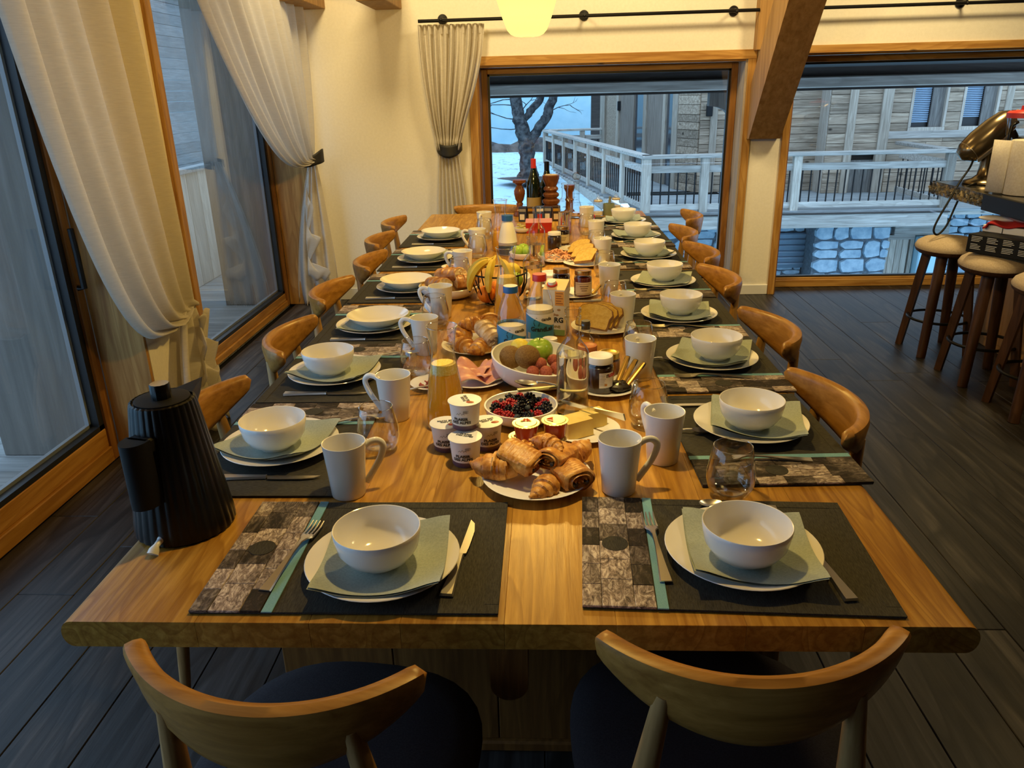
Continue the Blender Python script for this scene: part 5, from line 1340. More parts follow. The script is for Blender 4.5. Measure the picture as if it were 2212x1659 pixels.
ct = thing('drink_carton', 'cream drink carton with orange panel and white cap', 'carton', (.032, 2.40, T + .0003), math.radians(-16))
MB().box(-.036, -.03, 0, .036, .03, .150, .002).build('carton', CREAML if False else plain('ivory_card', (.66, .60, .48), .5), ct, 0)
m = MB(); m.add([(-.036, -.03, .1501), (.036, -.03, .1501), (.036, .03, .172), (-.036, .03, .172), (-.036, .03, .1501), (.036, .03, .1501)], [(0, 1, 2, 3), (0, 3, 4), (1, 5, 2), (3, 2, 5, 4)]); m.build('sloped_top', plain('warm_card', (.72, .50, .24), .5), ct, 0)
m = MB(); m.lathe([(.017, 0), (.017, .003), (.013, .004), (.013, .014), (0, .0145)], 28, M=TR(-.012, -.004, .161, 0, .34), mis=[1, 1, 0, 0]); m.build('cap', [WHITEL, REDCAP], ct, 40)
MB().box(.004, -.0306, .100, .033, -.0301, .146, 0).build('orange_panel', plain('orange_panel', (.70, .32, .05), .5), ct, 0)
q = MB()
for i in range(5): q.box(.007, -.0311, .138 - i * .008, .030 - (i % 2) * .005, -.0307, .1405 - i * .008)
q.build('panel_print', plain('brown_ink', (.30, .10, .02), .6), ct, 0)
q = MB(); rq = random.Random(4)
for i in range(7): q.ball((-.02 + rq.uniform(0, .04), -.0303, .062 + rq.uniform(0, .03)), .006, .0004, .0035, 10, 6)
q.build('oat_print', plain('oat_print', (.36, .20, .08), .6), ct, 40)
lettering('lettering', 'BjORG', .023, INK, ct, (-.002, -.0306, .052), bold=.0008); lettering('lettering', 'AVOINE', .012, plain('green_brown_ink', (.20, .16, .04), .6), ct, (.0, -.0306, .030), bold=.0003)
MB().box(-.036, -.0304, .002, .036, -.0301, .021, 0).build('green_band', plain('green_band', (.22, .33, .10), .5), ct, 0)

def jar(lab, x, y, r, h, fill, lid, lidh=.012, labelm=None, lettr=None, rz=0, z=T + .0003, group=None, nm='jam_jar', cat='jar'):
    t = thing(nm, lab, cat, (x, y, z), rz, group)
    MB().lathe([(0, .002), (r * .8, 0), (r * .97, .003), (r, .010), (r, h * .80), (r * .97, h * .87), (r * .86, h * .92), (r * .86, h)], 36).build('glass', BOTTLE_G, t, 50)
    MB().lathe([(0, .004), (r * .9, .005), (r * .94, .01), (r * .94, h * .80), (r * .8, h * .86), (0, h * .86)], 32).build('contents', fill, t, 50)
    if lid: MB().lathe([(r * .88, h - .003), (r * .93, h - .004), (r * .93, h + lidh - .004), (r * .90, h + lidh - .001), (r * .7, h + lidh), (r * .65, h + lidh - .001), (0, h + lidh - .001)], 36).build('lid', lid, t, 40)
    if labelm:
        MB().grid(20, 2, lambda u, v: ((r + .0004) * math.sin((u - .5) * 2.2), -(r + .0004) * math.cos((u - .5) * 2.2), h * .16 + h * .52 * v)).build('label', labelm, t, 80)
        q = MB(); a_ = .9
        q.grid(20, 2, lambda u, v: ((r + .0007) * math.sin((u - .5) * 1.9), -(r + .0007) * math.cos((u - .5) * 1.9), h * .60 + h * .012 * v)); q.grid(20, 2, lambda u, v: ((r + .0007) * math.sin((u - .5) * 1.9), -(r + .0007) * math.cos((u - .5) * 1.9), h * .20 + h * .012 * v))
        for i in range(3): q.grid(12, 2, lambda u, v: ((r + .0007) * math.sin((u - .5) * (1.0 - .2 * i)), -(r + .0007) * math.cos((u - .5) * (1. - .2 * i)), h * (.50 - i * .09) + h * .03 * v))
        q.build('label_print', plain('brown_print', (.10, .05, .02), .6), t, 80)
    return t
# spread jar on its plate with wrapped sticks
crock('side_plate', 'white side plate under the chocolate spread jar', 'plate', plate_small(.083, .013), .155, 1.89)
SP_LAB = WHITEL
t = jar('chocolate hazelnut spread jar with white lid and white label', .136, 1.868, .036, .084, COCOA, WHITEL, .014, None, z=T + .0072, nm='spread_jar')
MB().grid(16, 2, lambda u, v: (.0365 * math.sin(-.1 + u * 1.15), -.0365 * math.cos(-.1 + u * 1.15), .020 + .040 * v)).build('label', SP_LAB, t, 80)
lettering('lettering', 'n', .017, INK, t, (0, 0, .053), wrap=.0366, at=.52, bold=.0006); lettering('lettering', 'utella', .017, REDINK, t, (0, 0, .053), wrap=.0366, at=1.08, bold=.0006)
q = MB()
for i in range(8): q.grid(6, 2, lambda u, v: (.0367 * math.sin(-.05 + u * (.42 - .05 * (i % 3))), -.0367 * math.cos(-.05 + u * (.42 - .05 * (i % 3))), .056 - i * .0042 + .0012 * v))
q.build('fine_print', GREYINK, t, 80)
q = MB(); q.grid(5, 2, lambda u, v: (.0367 * math.sin(.28 + u * .2), -.0367 * math.cos(.28 + u * .2), .025 + .006 * v)); q.build('grade_mark', plain('orange_mark', (.55, .25, .05), .5), t, 80)
WRAP = plain('gold_wrapper', (.55, .34, .08), .3, .6); WRAPD = plain('black_wrapper', (.02, .015, .012), .3)
def stick(lab, p0, p1, m_, grp='wrapped biscuit sticks'):
    t = thing('wrapped_stick', lab, 'biscuit', p0, 0, grp); d = Vector(p1) - Vector(p0)
    MB().tube([(0, 0, 0), d * .15, d * .8, d], [.006, .0075, .0075, .0065], 8, flat=.7).build('wrapper', m_, t, 40)
    MB().tube([d * .8, d * .93, d * 1.02], [.008, .0082, .007], 6, flat=.5).build('wrapper_end', WRAPD, t, 40)
stick('gold wrapped stick leaning left on the spread plate', (.180, 1.875, T + .020), (.215, 1.945, T + .072), WRAP); stick('gold wrapped stick in the middle on the spread plate', (.188, 1.865, T + .018), (.235, 1.935, T + .066), WRAP); stick('dark tipped stick at the right of the spread plate', (.200, 1.855, T + .020), (.252, 1.90, T + .070), WRAP)
m = MB(); m.ball((0, 0, .012), .032, .028, .014, 14, 8, fn=lambda a, t: 1 + .12 * math.sin(5 * a) * math.sin(4 * t)); tag(m.build('torn_wrapper', WRAPD, None, 15, (.187, 1.865, T + .008)), 'crumpled black and gold wrapper on the spread plate', 'wrapper')
jar('honey jar with a yellow gold lid behind the spread jar', .168, 1.985, .031, .062, HONEY, YGOLD, .012)
jar('jar with an orange rubber ring behind the tall bottle', .112, 2.02, .029, .070, JAM, plain('orange_rubber', (.50, .14, .03), .5), .013)
ob = thing('oil_bottle', 'small dark capped bottle with a ring handle by the bread', 'bottle', (.112, 2.12, T + .0003))
MB().lathe(bottle_prof(.026, .115, .012, .06, .085, .002), 28).build('glass', BOTTLE_G, ob, 50); MB().lathe([(0, .098), (.0125, .098), (.0125, .122), (0, .122)], 20).build('cap', plain('olive_cap', (.06, .045, .02), .4), ob, 40); MB().tube([(.026 + .012 * math.cos(a), 0, .07 + .012 * math.sin(a)) for a in [2 * pi * i / 14 for i in range(14)]], .0025, 6, closed=True).build('handle', BOTTLE_G, ob)
gb = thing('preserve_jar', 'small square glass jar behind the green apple', 'jar', (.010, 2.155, T + .0003)); MB().box(-.024, -.024, 0, .024, .024, .052, .004).build('glass', BOTTLE_G, gb, 40); MB().box(-.021, -.021, .003, .021, .021, .036, .004).build('contents', BUTTER, gb, 0); MB().lathe([(0, .0525), (.022, .0525), (.022, .06), (0, .06)], 20).build('lid', WHITEL, gb, 40)
crock('side_plate', 'white plate under the two gold lidded jam jars', 'plate', plate_small(.085, .012), .112, 2.88)
jar('dark jam jar with a gold lid, left of the pair', .058, 2.885, .0335, .088, JAM, GOLD, .013, CREAML, rz=.5, z=T + .0066); jar('red jam jar with a gold lid and cream label, right of the pair', .138, 2.84, .0335, .090, JAMR, GOLD, .013, CREAML, rz=.1, z=T + .0066)
stick('gold wrapped stick on the jam plate', (.175, 2.85, T + .014), (.205, 2.90, T + .034), WRAP)
o = link('serving_knife', KNIFEM, None, (.10, 2.785, T + .0006), (0, 0, math.radians(98))); tag(o, 'steel knife on the oak before the jam jars', 'knife')
jar('brown spread jar with a white lid farther up the table', .043, 3.80, .035, .076, COCOA, WHITEL, .010); jar('dark jam jar with a gold lid farther up, before the red tubs', .087, 3.915, .035, .082, JAM, GOLD, .012, CREAML)
water = None

# ------------------------------------------------------------------ ham, bacon, breads
crock('side_plate', 'white plate of folded pink ham', 'plate', plate_small(.080, .012), -.190, 1.955)
def fold_slice(lab, x, y, rz, s, seedv, z=.012):
    rr2 = random.Random(seedv); a, b = rr2.uniform(.5, 1), rr2.uniform(.6, 1.1)
    m = MB(); m.grid(22, 12, lambda u, v: (s * (u - .5) * 1.5, s * (v - .5) * (1 + .2 * math.sin(3 * u)), .004 + s * .42 * abs(math.sin(pi * (u * 1.15 + .1) + a)) * (.55 + .45 * v) + .004 * math.sin(9 * v + 5 * u)))
    o = m.build('ham_slice', [HAM, HAMFAT], None, 60, (x, y, T + z), rz); md = o.modifiers.new('thick', 'SOLIDIFY'); md.thickness = .0022; md.material_offset_rim = 1
    return tag(o, lab, 'ham', 'folded ham slices')
fold_slice('folded ham slice at the front of its plate', -.185, 1.935, .35, .075, 1); fold_slice('folded ham slice at the back of its plate', -.205, 1.985, -.4, .07, 2, .013); fold_slice('folded ham slice rising on the right of its plate', -.165, 1.965, 1.0, .06, 5, .012)
crock('side_plate', 'white plate of crisp bacon behind the juice carafe', 'plate', plate_small(.062, .011), -.305, 1.93)
for i in range(4):
    m = MB(); m.grid(26, 4, lambda u, v: (.075 * (u - .5), .018 * (v - .5), .007 + .006 * math.sin(20 * u + i) + .004 * math.sin(9 * v)))
    o = m.build('bacon_rasher', BACON, None, 40, (-.305 + .004 * i, 1.915 + .012 * i, T + .006 + .008 * i), .7 + .5 * i); o.modifiers.new('thick', 'SOLIDIFY').thickness = .002; tag(o, ('lowest', 'second', 'third', 'topmost')[i] + ' curled crisp bacon rasher on the bacon plate', 'bacon', 'bacon rashers on the plate')
o = link('serving_fork', FORKM, None, (-.33, 1.862, T + .014), (math.radians(4), 0, math.radians(-78))); tag(o, 'steel fork resting on the bacon plate', 'fork')

def loaf(nm, lab, loc, rot, L, R, m_, seedv, cat='bread', group=None, cut=True, h=.8):
    rr2 = random.Random(seedv); t = thing(nm, lab, cat, loc, rot, group); N = 50; K = 22; vs = []; fs = []
    for i in range(N + 1):
        s = i / N; e = min(1, (s / .22)) ** .5 if s < .22 else 1
        if not cut and s > .78: e = min(1, (1 - s) / .22) ** .5
        e = max(e, .08)
        for k_ in range(K):
            a = 2 * pi * k_ / K; f = (4.0 * s + .25 * math.sin(a)) % 1; top = max(0, math.sin(a))
            r = R * e * (1 + top * (.13 * (f - .5) if f > .2 else -.12) + .025 * math.sin(7 * s + 3 * a))
            vs.append(((s - .5) * L, math.cos(a) * r, max(-R * h * .7, math.sin(a) * r * h) + R * h * .7))
    for i in range(N):
        for k_ in range(K): k2 = (k_ + 1) % K; fs.append((i * K + k_, (i + 1) * K + k_, (i + 1) * K + k2, i * K + k2))
    fs.append(tuple(range(K)));
    if not cut: fs.append(tuple(N * K + k_ for k_ in range(K))[::-1])
    MB().add(vs, fs).build('crust', m_, t, 30)
    if cut:
        v2 = []; f2 = []
        for j in range(6):
            for k_ in range(K): v = vs[N * K + k_]; f = 1 - j / 5.0 * .98; v2.append((L / 2 + rr2.uniform(-.003, .003) * (0 < j), v[1] * f, (v[2] - R * h * .7) * f + R * h * .7))
        for j in range(5):
            for k_ in range(K): k2 = (k_ + 1) % K; f2.append((j * K + k_, j * K + k2, (j + 1) * K + k2, (j + 1) * K + k_)[::-1])
        MB().add(v2, f2).build('crumb', plain('white_crumb', (.68, .55, .36), .9) if 'wc' not in _pc else _pc['wc'], t, 25)
    return t
# pastry plate left of the milk
crock('serving_plate', 'white plate of croissants and rolls left of the milk bottles', 'plate', plate_small(.105, .020), -.215, 2.235)
def cro2(lab, x, y, z, rz, k_, s): 
    o = link('croissant', CR[k_], None, (x, y, T + z), (0, 0, rz)); o.scale = (s, s, s); tag(o, lab, 'croissant', 'croissants on the second plate')
cro2('croissant at the back left of the second pastry plate', -.265, 2.27, .014, .9, 0, .95); cro2('croissant at the front left of the second pastry plate', -.245, 2.185, .012, 2.2, 2, .95); cro2('croissant at the front of the second pastry plate', -.195, 2.165, .012, 1.2, 3, .95); cro2('croissant on top of the second plate pile', -.225, 2.29, .050, .2, 1, .85)
sw = thing('raisin_swirl', 'round raisin swirl pastry behind the baguette end', 'pastry', (-.175, 2.30, T + .052), (math.radians(50), 0, .3))
m = MB(); m.lathe([(0, 0), (.036, .0), (.042, .008), (.041, .020), (.034, .026), (.030, .021), (.026, .027), (.020, .022), (.015, .028), (.009, .023), (0, .027)], 36); m.build('swirl', PASTRY, sw, 35)
loaf('bread_roll', 'torn baguette end on top of the second pastry plate', (-.178, 2.215, T + .050), (math.radians(5), math.radians(16), math.radians(-58)), .11, .030, FLOURY, 3)
# baguette bowl
crock('bread_bowl', 'wide shallow white bowl of baguette pieces', 'bowl', bowl_prof(.118, .045, .40), -.372, 2.90)
loaf('baguette_piece', 'baguette piece pointing left over the bread bowl rim', (-.415, 2.865, T + .036), (0, math.radians(-6), math.radians(-52)), .125, .034, BAGUETTE, 5, group='baguette pieces in the bread bowl')
loaf('baguette_piece', 'tallest baguette piece at the back of the bread bowl', (-.380, 2.955, T + .050), (0, math.radians(-8), math.radians(-35)), .135, .036, BAGUETTE, 6, group='baguette pieces in the bread bowl')
loaf('baguette_piece', 'baguette piece at the right of the bread bowl', (-.300, 2.915, T + .036), (0, 0, math.radians(200)), .10, .033, BAGUETTE, 7, group='baguette pieces in the bread bowl')
m = MB(); m.grid(24, 24, lambda u, v: (.20 * (u - .5), .18 * (v - .5), .022 + .9 * ((u - .5) ** 2 + (v - .5) ** 2) * .07 + .004 * math.sin(14 * u + 5 * v))); o = m.build('bread_paper', plain('kraft_paper', (.50, .34, .16), .8), None, 30, (-.365, 2.89, T + .0), .4); tag(o, 'crumpled brown paper lining the bread bowl', 'paper')
# brioche slices
def slice_(lab, x, y, z, rot, s, group):
    t = thing('brioche_slice', lab, 'bread', (x, y, T + z), rot, group)
    P = [(-.95, -.5), (.95, -.5), (1.0, -.35), (.98, .15), (1.08, .42), (.95, .72), (.55, .9), (0, .97), (-.55, .9), (-.95, .72), (-1.08, .42), (-.98, .15), (-1.0, -.35)]
    P = [(x_ * s * .62, y_ * s * .62) for x_, y_ in P]; th = .013
    MB().prism([(a * .965, b * .965) for a, b in P], -th / 2 - .0004, th / 2 + .0004).build('crumb', CRUMB, t, 30); 
    n = len(P); m = MB(); vs = [(a, b, -th / 2) for a, b in P] + [(a, b, th / 2) for a, b in P] + [(a * .96, b * .96, -th / 2) for a, b in P] + [(a * .96, b * .96, th / 2) for a, b in P]
    fs = []
    for i in range(n): j = (i + 1) % n; fs += [(i, j, n + j, n + i), (n + i, n + j, 3 * n + j, 3 * n + i), (j, i, 2 * n + i, 2 * n + j)]
    m.add(vs, fs); m.build('crust', CRUST, t, 30)
    return t
crock('serving_plate', 'white plate of sliced brioche on the right of the carton', 'plate', plate_small(.105, .018), .185, 2.425)
for i in range(3): slice_('brioche slice %s of the nearer bread plate' % ('at the front', 'in the middle', 'at the back')[i], .150 + .018 * i, 2.375 + .024 * i, .050 - .003 * i, (math.radians(52 - 3 * i), math.radians(4), math.radians(-28)), .090, 'brioche slices on the nearer plate')
crock('serving_plate', 'white plate with bread slices behind the jam jars', 'plate', plate_small(.095, .016), .172, 3.42)
for i in range(3): slice_('bread slice %s of the farther bread plate' % ('at the front', 'in the middle', 'at the back')[i], .175 - .012 * i, 3.40 + .055 * i, .040 + .01 * i, (math.radians(38), math.radians(-12), math.radians(-42)), .088, 'bread slices on the farther plate')
crock('serving_plate', 'white plate of shredded ham beside the bread slices', 'plate', plate_small(.095, .014), .055, 3.52)
m = MB(); rr3 = random.Random(8)
for i in range(70):
    a = rr3.uniform(0, 2 * pi); r = .075 * math.sqrt(rr3.random()); x_, y_ = r * math.cos(a), r * math.sin(a); z_ = .010 + .035 * (1 - r / .08) + rr3.uniform(0, .008); d = rr3.uniform(0, pi); l = rr3.uniform(.015, .03)
    m.tube([(x_ - l * math.cos(d), y_ - l * math.sin(d), z_), (x_, y_, z_ + rr3.uniform(.004, .012)), (x_ + l * math.cos(d), y_ + l * math.sin(d), z_ - .002)], [.003, .005, .003], 5, flat=.5)
o = m.build('shredded_ham', SHRED, None, 40, (.055, 3.52, T + .0006)); tag(o, 'heap of shredded ham on a white plate', 'ham', None, 'stuff')
crock('small_bowl', 'plain small white bowl behind the jam jars', 'bowl', bowl_prof(.052, .040, .5), .022, 3.10)
crock('saucer', 'tiny white saucer beside the small bowl', 'saucer', plate_small(.024, .005), .0, 3.02)
crock('serving_plate', 'white plate of biscuits farther up on the right', 'plate', plate_small(.075, .012), .140, 3.76)
stick('gold wrapped biscuit on the far biscuit plate', (.130, 3.74, T + .016), (.175, 3.79, T + .034), WRAP, 'biscuits on the far plate'); stick('dark tipped biscuit on the far biscuit plate', (.110, 3.75, T + .014), (.150, 3.80, T + .022), WRAP, 'biscuits on the far plate')
# ------------------------------------------------------------------ wire basket of fruit
bk = thing('wire_basket', 'black wire basket of bananas and oranges', 'basket', (-.172, 2.80, T + .0003))
rt, rb, hb = .102, .055, .115
ringp = lambda r, z: [(r * math.cos(2 * pi * i / 32), r * math.sin(2 * pi * i / 32), z) for i in range(32)]
MB().tube(ringp(rt, hb), .0035, 6, closed=True).build('rim', BLACKM, bk); MB().tube(ringp(rb, .004), .003, 6, closed=True).build('base_ring', BLACKM, bk)
w_ = MB().tube([(rb, 0, .004), (.085, 0, .035), (.100, 0, .075), (rt, 0, hb)], .0024, 6).data('wire', BLACKM, 50)
for i in range(16): link('wire', w_, bk, None, 2 * pi * i / 16)
w2 = MB().tube([(0, 0, .004), (rb, 0, .004)], .002, 5).data('wire', BLACKM, 50)
for i in range(6): link('wire', w2, bk, None, 2 * pi * i / 6)
def banana(lab, loc, rot):
    t = thing('banana', lab, 'banana', loc, rot, 'bananas in the basket'); R = .095; P = []; rad = []
    for i in range(19): a = .15 + 1.45 * i / 18; P.append((R * math.sin(a) + .01, 0, -R * (1 - math.cos(a)))); s_ = i / 18; rad.append(.0165 * (max(.02, math.sin(pi * (.10 + .86 * s_)))) ** .5)
    MB().tube(P, rad, 6, up=(0, 1, 0)).build('peel', BANANA, t, 25); MB().tube([P[-1], (P[-1][0] + .001, 0, P[-1][2] - .006)], [.005, .003], 6).build('tip', BANTIP, t); MB().tube([(-.004, 0, .012), (.012, 0, .003), P[0], P[1]], [.005, .0055, .0075, .009], 6).build('stem', BANANA, t)
for i, (dx, dy, dz, a, b) in enumerate(((-.020, .0, .158, 215, 0), (-.012, -.006, .162, 255, 4), (.0, -.002, .160, 300, 0), (-.015, .010, .158, 165, -3))):
    banana('%s banana of the bunch in the wire basket' % ('leftmost', 'second', 'rightmost', 'rear')[i], (-.172 + dx, 2.80 + dy, T + dz), (math.radians(b), 0, math.radians(a)))
for i, (dx, dy, dz) in enumerate(((-.048, -.035, .040), (.020, -.050, .040), (.048, .02, .042), (-.015, .035, .04))):
    fruit('orange', ORANGE, '%s orange low in the wire basket' % ('left front', 'right front', 'right rear', 'left rear')[i], (-.172 + dx, 2.80 + dy, T + dz), .033, .033, .032, (.3 * i, .2, .1), 'orange', 'oranges in the basket', lambda a, t: 1 - .04 * math.exp(-((pi - t) / .25) ** 2))
fruit('green_apple', APPLE, 'green apple at the right of the wire basket', (-.172 + .058, 2.80 - .005, T + .085), .030, .030, .029, (.3, .3, 0), 'apple', None, apf, True)
fruit('lemon', LEMON, 'yellow grapefruit half hidden in the wire basket', (-.172 + .045, 2.80 + .045, T + .105), .034, .034, .033, (0, 0, 0), 'fruit')
# ------------------------------------------------------------------ far end of the table
ab = crock('fruit_dish', 'square cornered white dish of green apples farther up', 'dish', bowl_prof(.065, .032, .6), -.105, 3.585)
for i, (dx, dy, dz) in enumerate(((-.025, -.01, .04), (.022, -.015, .038), (.0, .03, .042))): fruit('green_apple', APPLE, '%s green apple in the far white dish' % ('left', 'right', 'rear')[i], (-.105 + dx, 3.585 + dy, T + dz), .027, .027, .026, (.2, .1 * i, i), 'apple', 'green apples in the far dish', apf, True)
crock('small_bowl', 'small white bowl of butter portions farther up', 'bowl', bowl_prof(.048, .026, .5), -.128, 4.30)
for i in range(5): tag(MB().box(-.016, -.012, 0, .016, .012, .009, .002).build('butter_portion', FOILY, None, 0, (-.128 + .018 * (i % 3 - 1), 4.29 + .02 * (i // 3), T + .022 + .009 * (i % 2) + .006 * (i // 3)), .5 * i), 'foil wrapped butter portion in the small bowl', 'butter', 'butter portions')
REDT = plain('red_pudding_tub', (.50, .02, .02), .3); PINKF = plain('pink_foil', (.70, .30, .28), .4)
for i in range(4):
    t = thing('pudding_tub', '%s red pudding tub of the pack' % ('front left', 'front right', 'rear left', 'rear right')[i], 'pudding', (-.075 + .075 * (i % 2), 4.30 + .075 * (i // 2), T + .0003), 0, 'red pudding tubs')
    m = MB(); m.prism([(-.031, -.031), (.031, -.031), (.031, .031), (-.031, .031)], 0, .055, taper=1.12); m.build('tub', REDT, t, 0); MB().box(-.0365, -.0365, .0552, .0365, .0365, .058, .001).build('foil_lid', PINKF, t, 0)
PK = [plain('navy_box', (.02, .03, .08), .4), plain('dark_brown_box', (.03, .015, .012), .4), plain('blue_box', (.03, .07, .20), .4)]
for i in range(5):
    t = thing('cereal_box', '%s small dark cereal box of the row' % ('leftmost', 'second', 'middle', 'fourth', 'rightmost')[i], 'box', (-.135 + .050 * i, 4.68 + .012 * (i % 2), T + .0003), .12 * (i % 3 - 1), 'small cereal boxes')
    MB().box(-.0235, -.02, 0, .0235, .02, .088 - .006 * (i % 2), .001).build('carton', PK[i % 3], t, 0)
    MB().box(-.016, -.0206, .012, .012, -.0201, .045, 0).build('print_panel', (WHITEL, CREAML, REDT)[i % 3], t, 0)
    MB().box(-.02, -.0206, .06, .02, -.0201, .076, 0).build('title_band', (GREYINK, YGOLD, WHITEL)[i % 3], t, 0)
def wine(lab, x, y, h, capm, label=True):
    t = thing('wine_bottle', lab, 'bottle', (x, y, T + .0003)); r = .0445; s = h / .31
    P = [(0, .005), (.03, .0), (r, .006), (r, .15 * s), (r * .93, .18 * s), (r * .62, .215 * s), (r * .42, .245 * s), (.0150, .265 * s), (.0150, .29 * s)]
    MB().lathe(P, 32).build('glass', GREENG, t, 60); MB().lathe([(.0158, .235 * s), (.0162, .26 * s), (.0160, .308 * s), (.0, .31 * s)], 24).build('capsule', capm, t, 60)
    if label: MB().grid(24, 2, lambda u, v: ((r + .0005) * math.sin((u - .5) * 3), -(r + .0005) * math.cos((u - .5) * 3), .055 + .06 * v)).build('label', plain('gold_wine_label', (.36, .26, .10), .5), t, 80)
wine('wine bottle with a red capsule among the turned candle holders', -.072, 4.905, .345, REDCAP); wine('wine bottle with a black capsule behind the large candle holder', .010, 4.985, .32, BLACKP, False)
def turned(lab, x, y, P, candle=False):
    t = thing('candle_holder', lab, 'candle holder', (x, y, T + .0003), 0, 'turned wooden candle holders'); MB().lathe(P, 36).build('turned_stem', TURNED, t, 50)
    h = P[-1][1]
    if candle: MB().lathe([(.0, h - .006), (.038, h - .006), (.039, h + .004), (.0, h + .003)], 28).build('candle', plain('cream_wax', (.55, .40, .24), .5), t, 40); MB().tube([(0, 0, h), (.001, 0, h + .018)], .001, 5).build('wick', BLACKP, t)
turned('slender turned wooden candle holder left of the wine bottle', -.160, 4.90, [(0, 0), (.040, 0), (.042, .012), (.034, .022), (.036, .034), (.022, .046), (.018, .062), (.022, .075), (.016, .085), (.026, .10), (.034, .135), (.034, .155), (.024, .175), (.016, .188), (.03, .198), (.041, .204), (.041, .220), (0, .220)])
turned('large ringed wooden candle holder with a candle bowl', .035, 4.89, [(0, 0), (.054, 0), (.056, .02), (.046, .03), (.056, .045), (.050, .06), (.040, .068), (.054, .082), (.054, .096), (.036, .108), (.05, .122), (.05, .134), (.034, .146), (.046, .160), (.044, .170), (.034, .180), (.040, .196), (.052, .225), (.053, .245), (0, .245)], True)
turned('dark turned wooden candle holder half hidden behind the decanter', .150, 4.935, [(0, 0), (.036, 0), (.036, .02), (.024, .03), (.022, .08), (.028, .09), (.022, .10), (.022, .135), (.03, .15), (.034, .16), (.034, .18), (0, .18)])
dc = thing('decanter', 'slim glass decanter with a round cut stopper', 'decanter', (.188, 4.77, T + .0003)); MB().lathe([(0, .004), (.034, 0), (.040, .008), (.038, .04), (.026, .085), (.018, .11), (.0165, .205), (.021, .218)], 32).build('glass', BOTTLE_G, dc, 50); MB().lathe([(0, .005), (.035, .008), (.034, .035), (0, .035)], 24).build('liquor', WATER, dc, 40); MB().ball((0, 0, .248), .027, .027, .024, 10, 6).build('stopper', BOTTLE_G, dc, 0)
def baby_bottle(lab, x, y, lv):
    t = thing('baby_bottle', lab, 'bottle', (x, y, T + .0003), 0, 'baby bottles'); MB().lathe([(0, 0), (.028, 0), (.031, .004), (.031, .028), (.025, .036), (.031, .046), (.031, .072), (.027, .08)], 30).build('bottle_body', PLASTIC_CLR, t, 50)
    MB().lathe([(0, .003), (.029, .004), (.029, lv), (0, lv)], 24).build('milk_powder', MILK, t, 40); MB().lathe([(.027, .078), (.031, .078), (.031, .092), (.026, .097), (.016, .103), (.010, .112), (.007, .122), (0, .125)], 28).build('cap', PLASTIC_CLR, t, 50)
    MB().lathe([(0, .084), (.026, .084), (.026, .093), (0, .097)], 20).build('teat', CREAML, t, 50)
baby_bottle('baby bottle left of the green cup, a little powder inside', .325, 4.855, .026); baby_bottle('baby bottle right of the green cup at the far end', .440, 4.93, .05)
gc = thing('green_cup', 'sage green cup holding a grey pestle', 'cup', (.392, 4.87, T + .0003)); SAGE = plain('sage_plastic', (.24, .29, .18), .5); MB().lathe([(0, 0), (.034, 0), (.035, .003), (.036, .070), (.034, .070), (.033, .005), (0, .005)], 28).build('cup', SAGE, gc, 50); MB().tube([(.0, 0, .01), (.004, .004, .07), (.008, .006, .112)], [.010, .008, .009], 10).build('pestle', plain('grey_green_handle', (.20, .22, .17), .5), gc, 50)
o = MB().box(-.03, -.03, 0, .03, .03, .028, .006).build('red_packet', REDT, None, 0, (.262, 4.72, T + .0003), .4); tag(o, 'small red packet behind the farthest mug', 'packet')
b_ = crock('small_dish', 'small dish of red jam rolls by the farthest left mug', 'dish', bowl_prof(.04, .02, .5), -.265, 4.20)
for i in range(3): tag(MB().tube([(-.02, 0, 0), (0, .004, .004), (.02, 0, 0)], [.008, .010, .008], 8).build('pastry_roll', PASTRY, None, 40, (-.265 + .012 * (i - 1), 4.20 + .01 * i, T + .024 + .006 * i), .6 * i + .4), 'small golden roll in the dish by the farthest left mug', 'pastry', 'small rolls in the dish')
nb_ = crock('small_dish', 'small white dish of nuts beyond the bread bowl', 'dish', bowl_prof(.042, .022, .5), -.418, 3.345)
for i in range(9): tag(MB().ball((0, 0, 0), .010, .007, .006, 8, 6).build('nut', PASTRY, None, 50, (-.418 + .022 * math.cos(i * 2.4) * (i / 9) ** .5, 3.345 + .022 * math.sin(i * 2.4) * (i / 9) ** .5, T + .019 + .003 * (i % 3)), i), 'pale nut in the small white dish', 'nut', 'nuts in the dish')
# ------------------------------------------------------------------ bar stools
CREAMU = speckle('oatmeal_upholstery', (.42, .32, .20), (.52, .41, .27), 160, .9, .3)
def stool_seat():
    m = MB()
    tri = lambda a, r, z: r * (1 + .045 * math.cos(3 * a + .4))
    m.lathe([(0, .668), (.08, .665), (.14, .652), (.170, .632), (.181, .611), (.179, .602), (0, .602)], 48, mod=tri); return m.data('seat_pad', CREAMU, 60)
SEATP = stool_seat(); SEATW = MB().lathe([(0, .575), (.160, .575), (.175, .586), (.181, .6015), (0, .6015)], 48, mod=lambda a, r, z: r * (1 + .045 * math.cos(3 * a + .4))).data('seat_board', WALNUT, 50)
def stool(lab, x, y, rz):
    t = thing('bar_stool', lab, 'stool', (x, y, 0), rz, 'dark wooden bar stools along the counter'); link('seat_pad', SEATP, t); link('seat_board', SEATW, t)
    for i in range(4):
        a = pi / 4 + i * pi / 2; c, s = math.cos(a), math.sin(a)
        me = MB().tube([(c * .185, s * .185, 0), (c * .11, s * .11, .58)], [.024, .030], 4 if i % 2 else 12, up=(-s, c, 0)).build('leg', WALNUT, t, 30)
    MB().tube([(.158 * math.cos(2 * pi * i / 36), .158 * math.sin(2 * pi * i / 36), .20) for i in range(36)], .008, 8, closed=True).build('foot_ring', BLACKM, t)
